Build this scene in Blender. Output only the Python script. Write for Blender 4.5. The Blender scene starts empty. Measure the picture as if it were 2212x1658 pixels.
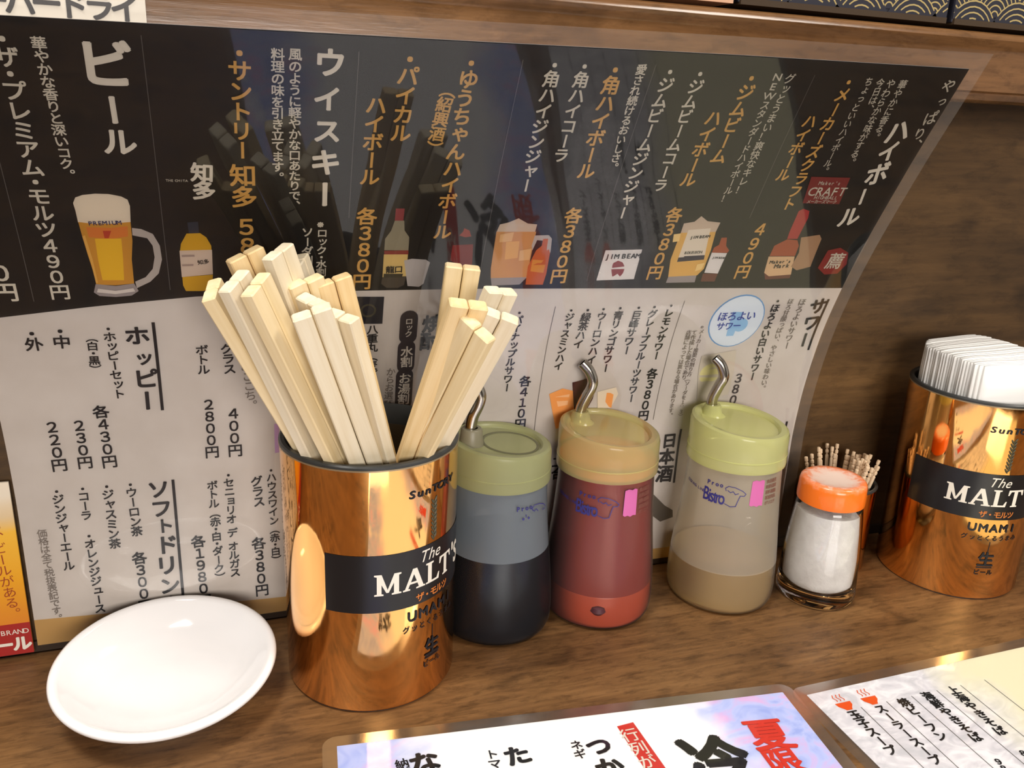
import bpy, bmesh, math, random
from mathutils import Vector, Matrix
# ---------------------------------------------------------------- camera, world, light, exposure
S = bpy.context.scene
COL = S.collection
U = 0.01                                   # everything below is laid out in centimetres
PITCH, ROLL, YAW, CAMH, CAMD = 0.316, 0.0462, 0.3408, 25.612, 39.694
FPX = 1839.8
fw = Vector((math.sin(YAW)*math.cos(PITCH), math.cos(YAW)*math.cos(PITCH), -math.sin(PITCH)))
r0 = Vector((math.cos(YAW), -math.sin(YAW), 0)); u0 = r0.cross(fw)
rr = r0*math.cos(ROLL)+u0*math.sin(ROLL); uu = -r0*math.sin(ROLL)+u0*math.cos(ROLL)
cd = bpy.data.cameras.new('camera'); cam = bpy.data.objects.new('camera', cd); COL.objects.link(cam)
cd.sensor_width = 36; cd.lens = FPX/2212*36; cd.clip_start = 0.01; cd.clip_end = 30
CAM = Vector((0, -CAMD, CAMH))
cam.matrix_world = Matrix.Translation(CAM*U) @ Matrix((rr, uu, -fw)).transposed().to_4x4()
S.camera = cam
S.view_settings.view_transform = 'Standard'; S.view_settings.look = 'None'
S.view_settings.gamma = 1; S.view_settings.use_curve_mapping = False
S.view_settings.exposure = 0.0
w = bpy.data.worlds.new('world'); S.world = w; w.use_nodes = True
w.node_tree.nodes['Background'].inputs[0].default_value = (1.0, .91, .82, 1)
w.node_tree.nodes['Background'].inputs[1].default_value = 0.5
def area(name, loc, aim, size, power, col):
    l = bpy.data.lights.new(name, 'AREA'); l.shape = 'RECTANGLE'; l.size = size[0]*U; l.size_y = size[1]*U
    l.energy = power; l.color = col
    o = bpy.data.objects.new(name, l); COL.objects.link(o); o.location = Vector(loc)*U
    o.rotation_euler = (Vector(aim)-Vector(loc)).to_track_quat('-Z', 'Y').to_euler(); return o
area('ceiling_lamp_light', (-35, -30, 150), (10, -12, 0), (34, 34), 16.5, (1, .96, .9))
area('ceiling_lamp_light', (95, -75, 140), (20, -8, 5), (40, 40), 12, (1, .93, .84))
area('front_fill_light', (0, -185, 52), (12, 0, 14), (90, 50), 25, (1, .93, .86))  # added fill standing in for bounced room light, no lamp is known there

# ---------------------------------------------------------------- helpers
def tagit(o, label=None, cat=None, group=None, kind=None):
    if label: o['label'] = label
    if cat: o['category'] = cat
    if group: o['group'] = group
    if kind: o['kind'] = kind
    return o
def empty(name, loc, label, cat, group=None):
    o = bpy.data.objects.new(name, None); COL.objects.link(o); o.location = Vector(loc)*U; o.empty_display_size = .01
    return tagit(o, label, cat, group)
def link(name, me, parent=None, mats=None):
    o = bpy.data.objects.new(name, me); COL.objects.link(o)
    if parent: o.parent = parent
    if mats:
        for m in (mats if isinstance(mats, (list, tuple)) else [mats]): me.materials.append(m)
    return o
def mk(name, V, F, mat, parent=None, smooth=False, org=(0, 0, 0), midx=None):
    """mesh from cm coordinates; org is the parent's place (vertices are given in world cm)"""
    me = bpy.data.meshes.new(name)
    o3 = Vector(org)
    me.from_pydata([tuple((Vector(v)-o3)*U) for v in V], [], F); me.validate(); me.update()
    if smooth: me.shade_smooth()
    o = link(name, me, parent, mat)
    if midx: me.polygons.foreach_set('material_index', midx)
    if not parent: o.location = o3*U
    return o
def fix(o):
    bm = bmesh.new(); bm.from_mesh(o.data); bmesh.ops.recalc_face_normals(bm, faces=bm.faces); bm.to_mesh(o.data); bm.free()
def autosm(o, ang=40):
    me = o.data; me.shade_smooth()
    bm = bmesh.new(); bm.from_mesh(me)
    for e in bm.edges:
        if len(e.link_faces) == 2 and e.calc_face_angle(0) > math.radians(ang): e.smooth = False
    bm.to_mesh(me); bm.free()
def bevel(o, w, seg=2):
    m = o.modifiers.new('bevel', 'BEVEL'); m.width = w*U; m.segments = seg; m.limit_method = 'ANGLE'; m.angle_limit = math.radians(35)
def boxVF(x0, x1, y0, y1, z0, z1):
    V = [(x, y, z) for z in (z0, z1) for y in (y0, y1) for x in (x0, x1)]
    return V, [(0, 2, 3, 1), (4, 5, 7, 6), (0, 1, 5, 4), (2, 6, 7, 3), (0, 4, 6, 2), (1, 3, 7, 5)]
def box(name, b, mat, parent=None, org=(0, 0, 0), bev=0, seg=2):
    V, F = boxVF(*b); o = mk(name, V, F, mat, parent, org=org)
    if bev: bevel(o, bev, seg)
    return o
def lathe(name, prof, mat, parent, c, n=72, slope=None, ang=40, org=None):
    """prof: (r, z) from bottom to top; slope(x,y,z)->dz"""
    V = []; F = []; rings = []
    for (r, z) in prof:
        if r < 1e-4:
            rings.append([len(V)]); V.append([0, 0, z])
        else:
            rings.append(list(range(len(V), len(V)+n)))
            for k in range(n):
                a = 2*math.pi*k/n; V.append([r*math.cos(a), r*math.sin(a), z])
    for A, B in zip(rings, rings[1:]):
        for k in range(n):
            k2 = (k+1) % n
            if len(A) == 1 and len(B) == 1: continue
            if len(A) == 1: F.append((A[0], B[k], B[k2]))
            elif len(B) == 1: F.append((A[k], A[k2], B[0]))
            else: F.append((A[k], A[k2], B[k2], B[k]))
    if slope:
        for v in V: v[2] += slope(*v)
    V = [(v[0]+c[0], v[1]+c[1], v[2]+(c[2] if len(c) > 2 else 0)) for v in V]
    o = mk(name, V, F, mat, parent, org=org if org is not None else (c[0], c[1], 0)); fix(o); autosm(o, ang); return o
def tube(name, P, r, mat, parent, org, n=20, inner=None):
    P = [Vector(p) for p in P]
    Q = []
    for i in range(len(P)-1):                       # catmull-rom
        a = P[max(i-1, 0)]; b = P[i]; c = P[i+1]; d = P[min(i+2, len(P)-1)]
        for s in range(6):
            t = s/6; Q.append(.5*((2*b)+(c-a)*t+(2*a-5*b+4*c-d)*t*t+(3*b-a-3*c+d)*t**3))
    Q.append(P[-1]); V = []; F = []
    nrm = Vector((0, 0, 0)); T0 = (Q[1]-Q[0]).normalized(); N = T0.orthogonal().normalized()
    radii = [(q, r) for q in range(len(Q))]
    if inner: radii += [(len(Q)-1, inner), (len(Q)-6, inner)]
    rings = []
    for (qi, rad) in radii:
        T = (Q[min(qi+1, len(Q)-1)]-Q[max(qi-1, 0)]).normalized()
        N = (N-T*N.dot(T)).normalized(); Bn = T.cross(N)
        rings.append(len(V))
        for k in range(n):
            a = 2*math.pi*k/n; V.append(Q[qi]+(N*math.cos(a)+Bn*math.sin(a))*rad)
    for A, B in zip(rings, rings[1:]):
        for k in range(n): F.append((A+k, A+(k+1) % n, B+(k+1) % n, B+k))
    F.append(tuple(range(n))); F.append(tuple(rings[-1]+k for k in range(n)))
    o = mk(name, V, F, mat, parent, org=org); fix(o); autosm(o, 50); return o

# ---------------------------------------------------------------- materials
def s2l(c): return tuple((x/255/12.92 if x/255 <= .04045 else ((x/255+.055)/1.055)**2.4) for x in c)+(1,)
def mat(name, col, rough=.5, metal=0, spec=.5, coat=0, trans=0, ior=1.45, sss=0):
    m = bpy.data.materials.new(name); m.use_nodes = True; b = m.node_tree.nodes['Principled BSDF']
    b.inputs['Base Color'].default_value = s2l(col) if max(col) > 1 else (*col, 1)
    b.inputs['Roughness'].default_value = rough; b.inputs['Metallic'].default_value = metal
    b.inputs['Specular IOR Level'].default_value = spec; b.inputs['Coat Weight'].default_value = coat
    b.inputs['Coat Roughness'].default_value = .05
    b.inputs['Transmission Weight'].default_value = trans; b.inputs['IOR'].default_value = ior
    if sss: b.inputs['Subsurface Weight'].default_value = sss; b.inputs['Subsurface Radius'].default_value = (.01, .008, .005)
    return m
def nd(m, t): return m.node_tree.nodes.new(t)
def lk(m, a, b): m.node_tree.links.new(a, b)
def noise(m, scale=(1, 1, 1), sc=5, detail=4, rough=.55, coord='Object', dist=0):
    tc = nd(m, 'ShaderNodeTexCoord'); mp = nd(m, 'ShaderNodeMapping'); n = nd(m, 'ShaderNodeTexNoise')
    mp.inputs['Scale'].default_value = scale; n.inputs['Scale'].default_value = sc; n.inputs['Detail'].default_value = detail
    n.inputs['Roughness'].default_value = rough; n.inputs['Distortion'].default_value = dist
    lk(m, tc.outputs[coord], mp.inputs[0]); lk(m, mp.outputs[0], n.inputs['Vector']); return n
def ramp(m, fac, stops):
    r = nd(m, 'ShaderNodeValToRGB'); e = r.color_ramp.elements
    while len(e) < len(stops): e.new(.5)
    for el, (p, c) in zip(e, stops): el.position = p; el.color = s2l(c)
    lk(m, fac, r.inputs[0]); return r
def mixc(m, f, a, b, mode='MIX'):
    x = nd(m, 'ShaderNodeMix'); x.data_type = 'RGBA'; x.blend_type = mode
    for k, v in ((0, f), (6, a), (7, b)):
        if isinstance(v, (int, float)): x.inputs[k].default_value = v
        elif isinstance(v, tuple): x.inputs[k].default_value = v
        else: lk(m, v, x.inputs[k])
    return x.outputs[2]
def bump(m, h, strength=.2, dist=.001):
    b = nd(m, 'ShaderNodeBump'); b.inputs['Strength'].default_value = strength; b.inputs['Distance'].default_value = dist
    lk(m, h, b.inputs['Height']); lk(m, b.outputs[0], m.node_tree.nodes['Principled BSDF'].inputs['Normal']); return b
def P(m): return m.node_tree.nodes['Principled BSDF']

def wood(name, dark, mid, light, rough=.35, sc=1.0, seed=0, bstr=.15, mottle=.45):
    m = mat(name, mid, rough)
    a = noise(m, (2.2*sc, 16*sc, 16*sc), 3.2, 6, .6, dist=.6)
    b = noise(m, (9*sc, 160*sc, 160*sc), 3, 4, .6)
    c = noise(m, (14*sc, 26*sc, 26*sc), 2.2, 3, .5, dist=.3)
    r = ramp(m, a.outputs['Fac'], [(.28, dark), (.5, mid), (.72, light)])
    r2 = ramp(m, b.outputs['Fac'], [(.35, (120, 110, 100)), (.6, (255, 255, 255))])
    r3 = ramp(m, c.outputs['Fac'], [(.27, (95, 88, 84)), (.42, (255, 255, 255))])
    o = mixc(m, .3, r.outputs[0], r2.outputs[0], 'MULTIPLY')
    o = mixc(m, .55, o, r3.outputs[0], 'MULTIPLY')
    d = noise(m, (34*sc, 110*sc, 110*sc), 2.4, 5, .7, dist=.4)
    r4 = ramp(m, d.outputs['Fac'], [(.34, (150, 144, 136)), (.52, (255, 255, 255)), (.7, (255, 250, 240))])
    o = mixc(m, mottle, o, r4.outputs[0], 'MULTIPLY')
    lk(m, o, P(m).inputs['Base Color']); bump(m, b.outputs['Fac'], bstr, .0006)
    rr_ = ramp(m, c.outputs['Fac'], [(.3, (110, 110, 110)), (.7, (175, 175, 175))])
    return m
M_counter = wood('counter_wood', (86, 60, 36), (117, 84, 51), (138, 102, 64), .42, mottle=.6)
M_panel = wood('panel_wood', (62, 45, 26), (86, 63, 36), (110, 82, 48), .5, .5)
M_rail = wood('rail_wood', (104, 72, 44), (128, 92, 58), (148, 110, 74), .2, .7)
M_dark = mat('dark_wall', (60, 45, 36), .7)
M_cream = mat('ceiling_paint', (196, 180, 158), .8)
M_floor = mat('floor_tile', (70, 58, 50), .6)

def copper(name):
    m = mat(name, (255, 194, 118), .10, 1)
    n = noise(m, (60, 60, 6), 1.3, 3, .5); n2 = noise(m, (9, 9, 5), 2, 2)
    mx = nd(m, 'ShaderNodeMath'); mx.operation = 'ADD'; lk(m, n.outputs['Fac'], mx.inputs[0]); lk(m, n2.outputs['Fac'], mx.inputs[1])
    bump(m, mx.outputs[0], .22, .0006)
    r = ramp(m, noise(m, (40, 40, 14), 2, 5, .65).outputs['Fac'], [(.3, (30, 30, 30)), (.75, (115, 115, 115))])
    lk(m, r.outputs[0], P(m).inputs['Roughness']); return m
M_copper = copper('copper')
M_steel = mat('steel', (176, 170, 160), .18, 1)
M_liner = mat('steel_liner', (130, 120, 105), .3, 1)
M_rim = mat('dark_rim', (52, 54, 54), .35)
M_lbl = mat('label_black', (24, 23, 25), .3)
M_white = mat('print_white', (226, 220, 208), .5)
M_porc = mat('porcelain', (246, 247, 250), .12, coat=.6)
def paper(name, c1, c2, sc=6, rough=.6):
    m = mat(name, c1, rough); n = noise(m, (1, 1, 1), sc*10, 4, .6)
    r = ramp(m, n.outputs['Fac'], [(.3, c2), (.7, c1)]); lk(m, r.outputs[0], P(m).inputs['Base Color']); return m
M_paper = paper('paper_cream', (203, 195, 188), (194, 185, 177), 4)
M_black = mat('print_black', (12, 12, 14), .5)
M_gold = mat('print_gold_band', (186, 148, 88), .5)
INK = dict(W=(206, 198, 182), w=(192, 184, 168), H=(214, 206, 192), G=(204, 158, 84), K=(26, 25, 30), S=(34, 33, 38), E=(122, 112, 104),
           C=(220, 212, 200), J=(88, 84, 82), N=(40, 46, 92), D=(40, 36, 36), B=(44, 66, 148), R=(214, 62, 46), m=(26, 25, 27))
WT = dict(W=.025, w=.014, H=.034, G=.028, K=.026, S=.03, E=.005, C=.02, J=0, N=.02, D=.02, B=.02, R=.03, m=.035)
M_ink = {k: mat('ink_'+k, v, .5) for k, v in INK.items()}
NAMES = dict(W='lettering', w='small_lettering', H='heading_lettering', G='gold_lettering', K='black_lettering', S='heading_lettering', E='grey_lettering',
             C='lettering', J='grey_lettering', N='blue_lettering', D='lettering', B='blue_lettering', R='red_lettering', m='black_lettering')
def film(name, milky=.01, rough=.03, boost=1.5, wav=.25):
    m = bpy.data.materials.new(name); m.use_nodes = True; t = m.node_tree; t.nodes.clear()
    out = nd(m, 'ShaderNodeOutputMaterial'); tr = nd(m, 'ShaderNodeBsdfTransparent'); gl = nd(m, 'ShaderNodeBsdfGlossy'); df = nd(m, 'ShaderNodeBsdfDiffuse')
    df.inputs[0].default_value = (.75, .74, .72, 1); gl.inputs['Roughness'].default_value = rough
    n = noise(m, (1, 1, 1), 14, 1, .5); n2 = noise(m, (1, 1, 1), 7, 1, .5)
    ad = nd(m, 'ShaderNodeMath'); ad.operation = 'MULTIPLY_ADD'; ad.inputs[1].default_value = 4
    lk(m, n2.outputs['Fac'], ad.inputs[0]); lk(m, n.outputs['Fac'], ad.inputs[2])
    b = nd(m, 'ShaderNodeBump'); b.inputs['Strength'].default_value = wav; b.inputs['Distance'].default_value = .0008
    lk(m, ad.outputs[0], b.inputs['Height']); lk(m, b.outputs[0], gl.inputs['Normal'])
    fr = nd(m, 'ShaderNodeFresnel'); fr.inputs[0].default_value = 1.5
    mu = nd(m, 'ShaderNodeMath'); mu.operation = 'MULTIPLY'; mu.inputs[1].default_value = boost; mu.use_clamp = True; lk(m, fr.outputs[0], mu.inputs[0])
    m1 = nd(m, 'ShaderNodeMixShader'); m1.inputs[0].default_value = milky; lk(m, tr.outputs[0], m1.inputs[1]); lk(m, df.outputs[0], m1.inputs[2])
    m2 = nd(m, 'ShaderNodeMixShader'); lk(m, mu.outputs[0], m2.inputs[0]); lk(m, m1.outputs[0], m2.inputs[1]); lk(m, gl.outputs[0], m2.inputs[2])
    lk(m, m2.outputs[0], out.inputs[0]); return m
M_film = film('laminate_film', .002, .03, 1.15, .1); M_film_edge = film('laminate_edge', .07, .2, .6, .2)
M_film_flat = film('laminate_film_flat', .004, .05, .9, .15)
def frosted(name, tint, transp, diff=(.8, .8, .78), rough=.25):
    """thin translucent plastic: part of the light passes straight, part is scattered"""
    m = bpy.data.materials.new(name); m.use_nodes = True; t = m.node_tree; t.nodes.clear()
    out = nd(m, 'ShaderNodeOutputMaterial'); tr = nd(m, 'ShaderNodeBsdfTransparent'); gl = nd(m, 'ShaderNodeBsdfGlossy'); df = nd(m, 'ShaderNodeBsdfDiffuse'); tl = nd(m, 'ShaderNodeBsdfTranslucent')
    tr.inputs[0].default_value = (*tint, 1); df.inputs[0].default_value = (*diff, 1); tl.inputs[0].default_value = (*diff, 1); gl.inputs['Roughness'].default_value = rough
    m0 = nd(m, 'ShaderNodeMixShader'); m0.inputs[0].default_value = .5; lk(m, df.outputs[0], m0.inputs[1]); lk(m, tl.outputs[0], m0.inputs[2])
    m1 = nd(m, 'ShaderNodeMixShader'); m1.inputs[0].default_value = transp; lk(m, m0.outputs[0], m1.inputs[1]); lk(m, tr.outputs[0], m1.inputs[2])
    fr = nd(m, 'ShaderNodeFresnel'); fr.inputs[0].default_value = 1.33
    m2 = nd(m, 'ShaderNodeMixShader'); lk(m, fr.outputs[0], m2.inputs[0]); lk(m, m1.outputs[0], m2.inputs[1]); lk(m, gl.outputs[0], m2.inputs[2])
    lk(m, m2.outputs[0], out.inputs[0]); return m

# ---------------------------------------------------------------- lettering: real outlines of every character
_gc = {}
def glyph(ch, wt):
    k = (ch, wt)
    if k in _gc: return _gc[k]
    c = bpy.data.curves.new('glyph', 'FONT'); c.body = ch; c.resolution_u = 3
    o = bpy.data.objects.new('glyph', c); COL.objects.link(o); bpy.context.view_layer.update()
    me = bpy.data.meshes.new_from_object(o.evaluated_get(bpy.context.evaluated_depsgraph_get()))
    V = [(v.co.x, v.co.y) for v in me.vertices]; F = [tuple(p.vertices) for p in me.polygons]
    bpy.data.objects.remove(o); bpy.data.curves.remove(c); bpy.data.meshes.remove(me)
    if V:
        if ord(ch) < 0x2000:
            xs = [v[0] for v in V]; cx = (min(xs)+max(xs))/2
            V = [(x-cx, y-.35, 0) for x, y in V]
        else: V = [(x-.5, y-.357, 0) for x, y in V]
        if wt > .004:                      # bold: the outline laid down again with small shifts
            nn = 4 if wt < .03 else 8; V0 = V; F0 = F; V = []; F = []
            for q in range(nn):
                a = math.pi*(2*q+1)/nn; m_ = len(V)
                V += [(x+wt*math.cos(a), y+wt*math.sin(a), .0025*q) for x, y, _ in V0]; F += [tuple(i+m_ for i in f) for f in F0]
    _gc[k] = (V, F); return _gc[k]
class Ink:
    def __init__(s): s.V = []; s.F = []
    def add(s, V, F):
        n = len(s.V); s.V += V; s.F += [tuple(i+n for i in f) for f in F]
def vtext(ink, t, a, b, wt, fat=1.06, vert=True):
    a = Vector(a); b = Vector(b); d = b-a; L = d.length; d /= L
    wts = [.5 if c == ' ' else .62 if c == '・' else 1 for c in t]; tot = sum(wts); pitch = L/tot
    if vert: right = Vector((-d.y, d.x)); up = -d
    else: right = d; up = Vector((-d.y, d.x))
    pos = 0
    for c, wd in zip(t, wts):
        if vert and c.isdigit() and ord(c) < 128: c = chr(ord(c)+0xFEE0)
        m = pos+wd/2; pos += wd
        if c in ' 　': continue
        V, F = glyph(c, wt); o = a+d*(m*pitch); s = pitch*fat; dx = dy = 0; sx = 1
        if vert:
            if c in 'ー（）：': V = [(y, -x, z) for x, y, z in V]
            elif c in '、。': dx = .6; dy = .55
            elif c in 'ッャュョァィっゃゅょ': dx = .08; dy = .08
            elif ord(c) < 128: sx = 1.25
        elif ord(c) < 128: s *= 1.45
        ink.add([(*(o+right*((x*sx+dx)*s)+up*((y+dy)*s)), z) for x, y, z in V], F)
def parse(txt):
    for l in txt.strip().split('\n'):
        c, t, q = l.split('|'); q = [float(x) for x in q.split(',')]; yield c, t, (q[0], q[1]), (q[2], q[3])
def printed(name, ink, mp, mat_, parent, org, label=None, cut=None):
    """2-D outlines carried onto a surface by mp(a, b)"""
    bm = bmesh.new(); vs = [bm.verts.new((q[0], q[1], q[2] if len(q) > 2 else 0)) for q in ink.V]
    for f in ink.F:
        try: bm.faces.new([vs[i] for i in f])
        except ValueError: pass
    if cut:
        ax, step = cut; lo = min(v[ax] for v in ink.V); hi = max(v[ax] for v in ink.V); k = lo+step
        no = (1, 0, 0) if ax == 0 else (0, 1, 0)
        while k < hi:
            bmesh.ops.bisect_plane(bm, geom=bm.verts[:]+bm.edges[:]+bm.faces[:], plane_co=(k, k, 0), plane_no=no); k += step
    for v in bm.verts:
        a, b, dz = v.co; p0 = Vector(mp(a, b))
        if dz > 0: p0 += (Vector(mp(a+.01, b))-p0).cross(Vector(mp(a, b+.01))-p0).normalized()*dz
        v.co = (p0-Vector(org))*U
    bm.normal_update()
    me = bpy.data.meshes.new(name); bm.to_mesh(me); bm.free()
    return tagit(link(name, me, parent, mat_), label, kind='stuff' if 'lettering' in name else None)

# ================================================================ SETTING
RAILZ, RAILY = 26.95, -7.0
tagit(box('wall_back', (-70, 110, 0, 6, -4, 29.6), M_panel), 'dark brown wooden panel rising behind the counter', kind='structure')
# rail: profile with a rounded nose and a lower lip
prof = [(0, 27.0), (-6.1, 27.0), (-6.1, 26.72), (-6.45, 26.66), (-6.7, 26.8), (-6.75, 27.1), (-7.0, 27.18), (-7.0, 28.85), (-7.06, 29.05), (-7.22, 29.2), (-7.3, 29.38), (-7.22, 29.58), (-7.0, 29.7), (0, 29.7)]
V = [(x, y, z) for x in (-70, 110) for y, z in prof]; n = len(prof)
F = [(i, (i+1) % n, n+(i+1) % n, n+i) for i in range(n)]+[tuple(range(n)), tuple(range(2*n-1, n-1, -1))]
o = mk('trim_1', V, F, M_rail); fix(o); autosm(o, 45); tagit(o, 'brown wooden rail with a rounded nose along the top of the back panel', kind='structure')
tagit(box('trim_2', (-70, 110, 0, 30, 29.6, 29.9), M_rail), 'wooden shelf top behind the rail', kind='structure')
tagit(box('floor', (-220, 260, -300, 60, -104, -100), M_floor), 'dark floor below the counter', kind='structure')
tagit(box('ceiling', (-220, 260, -300, 60, 165, 169), M_cream), 'cream ceiling', kind='structure')
tagit(box('wall_front', (-220, 260, -304, -300, -100, 165), M_dark), 'dark wall on the customers side', kind='structure')
ct = box('counter', (-70, 110, -46, 0, -4, 0), M_counter, bev=.3); tagit(ct, 'worn brown wooden counter top under the cups and bottles', 'counter')
# dark joint strip along the foot of the panel
tagit(box('baseboard_back', (-70, 110, -.16, 0, 0, .55), mat('joint', (52, 38, 26), .6)), 'dark strip at the foot of the panel', kind='structure')

# ================================================================ UPRIGHT LAMINATED DRINKS MENU
ZZ = [-.9, .18, 5.13, 7.11, 9.36, 13.59, 16.992, 23.229, 27.99, 29.7]
YY = [-.3, -.3, -.3, -.3, -.47, -1.278, -2.457, -5.49, -8.154, -9.09]
def slopes(x, y):
    h = [x[i+1]-x[i] for i in range(len(x)-1)]; d = [(y[i+1]-y[i])/h[i] for i in range(len(h))]; m = [0]*len(x)
    for i in range(1, len(x)-1):
        if d[i-1]*d[i] > 0:
            w1 = 2*h[i]+h[i-1]; w2 = h[i]+2*h[i-1]; m[i] = (w1+w2)/(w1/d[i-1]+w2/d[i])
    m[0] = d[0]; m[-1] = d[-1]; return m
MM = slopes(ZZ, YY)
def yz(z):
    i = 0
    while i < len(ZZ)-2 and z > ZZ[i+1]: i += 1
    h = ZZ[i+1]-ZZ[i]; t = (z-ZZ[i])/h
    return (2*t**3-3*t*t+1)*YY[i]+(t**3-2*t*t+t)*h*MM[i]+(-2*t**3+3*t*t)*YY[i+1]+(t**3-t*t)*h*MM[i+1]
NS = 600; zs = [i*29.7/NS for i in range(NS+1)]; ys = [yz(z) for z in zs]; arc = [0]
for i in range(NS): arc.append(arc[-1]+math.hypot(zs[i+1]-zs[i], ys[i+1]-ys[i]))
def sheet(u, v, off=0):
    v = max(0, v); lo, hi = 0, NS
    while hi-lo > 1:
        m = (lo+hi)//2
        if arc[m] <= v: lo = m
        else: hi = m
    t = (v-arc[lo])/(arc[hi]-arc[lo]); dy = ys[hi]-ys[lo]; dz = zs[hi]-zs[lo]; L = math.hypot(dy, dz)
    ny, nz = -dz/L, dy/L
    return (u, ys[lo]+dy*t+ny*off, zs[lo]+dz*t+nz*off)
menu = empty('drinks_menu', (11, -.3, 0), 'large laminated black and cream drinks menu leaning against the wooden panel', 'menu')
MO = (11, -.3, 0)
U0, U1 = -9.15, 31.92
def lerp(tab, u):
    for (a, b), (c, d) in zip(tab, tab[1:]):
        if u <= c: return b+(d-b)*(u-a)/(c-a)
    return tab[-1][1]
BND = [(-9.15, 16.95), (-4.57, 17.49), (-.85, 17.82), (5.47, 17.9), (10.53, 17.85), (16.08, 17.71), (24.35, 17.49), (31.92, 17.27)]
TOP = [(-9.15, 29.10), (9.46, 29.38), (20.23, 29.58), (31.92, 29.70)]
GLD = [(-9.15, 1.80), (1.84, 1.25), (24.19, 1.11), (31.92, 1.1)]
BOT = [(-9.15, .42), (31.92, .42)]
def band(name, lo, hi, mt, nv, off=0, label=None, u0=U0, u1=U1, nu=40, mats=None):
    V = []; F = []
    for i in range(nu+1):
        u = u0+(u1-u0)*i/nu; a = lerp(lo, u); b = lerp(hi, u)
        for j in range(nv+1): V.append(sheet(u, a+(b-a)*j/nv, off))
    for i in range(nu):
        for j in range(nv): q = i*(nv+1)+j; F.append((q, q+nv+1, q+nv+2, q+1))
    o = mk(name, V, F, mt, menu, True, MO); return tagit(o, label)
back = band('backing', [(U0, .42), (U1, .42)], TOP, M_paper, 60, -.03)
band('black_print', BND, TOP, M_black, 30, 0, 'black upper half of the menu')
band('cream_print', GLD, BND, M_paper, 34, 0, 'cream lower half of the menu')
band('gold_band', BOT, GLD, M_gold, 4, 0, 'gold band along the foot of the menu')
FT = [(a, min(b+.75, arc[-1]-.01)) for a, b in TOP]; FT[0] = (-10.0, FT[0][1]); FT[-1] = (32.75, FT[-1][1])
band('laminate_film', [(U0, .42), (U1, .42)], TOP, M_film, 60, .07, 'clear glossy film over the print')
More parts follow.
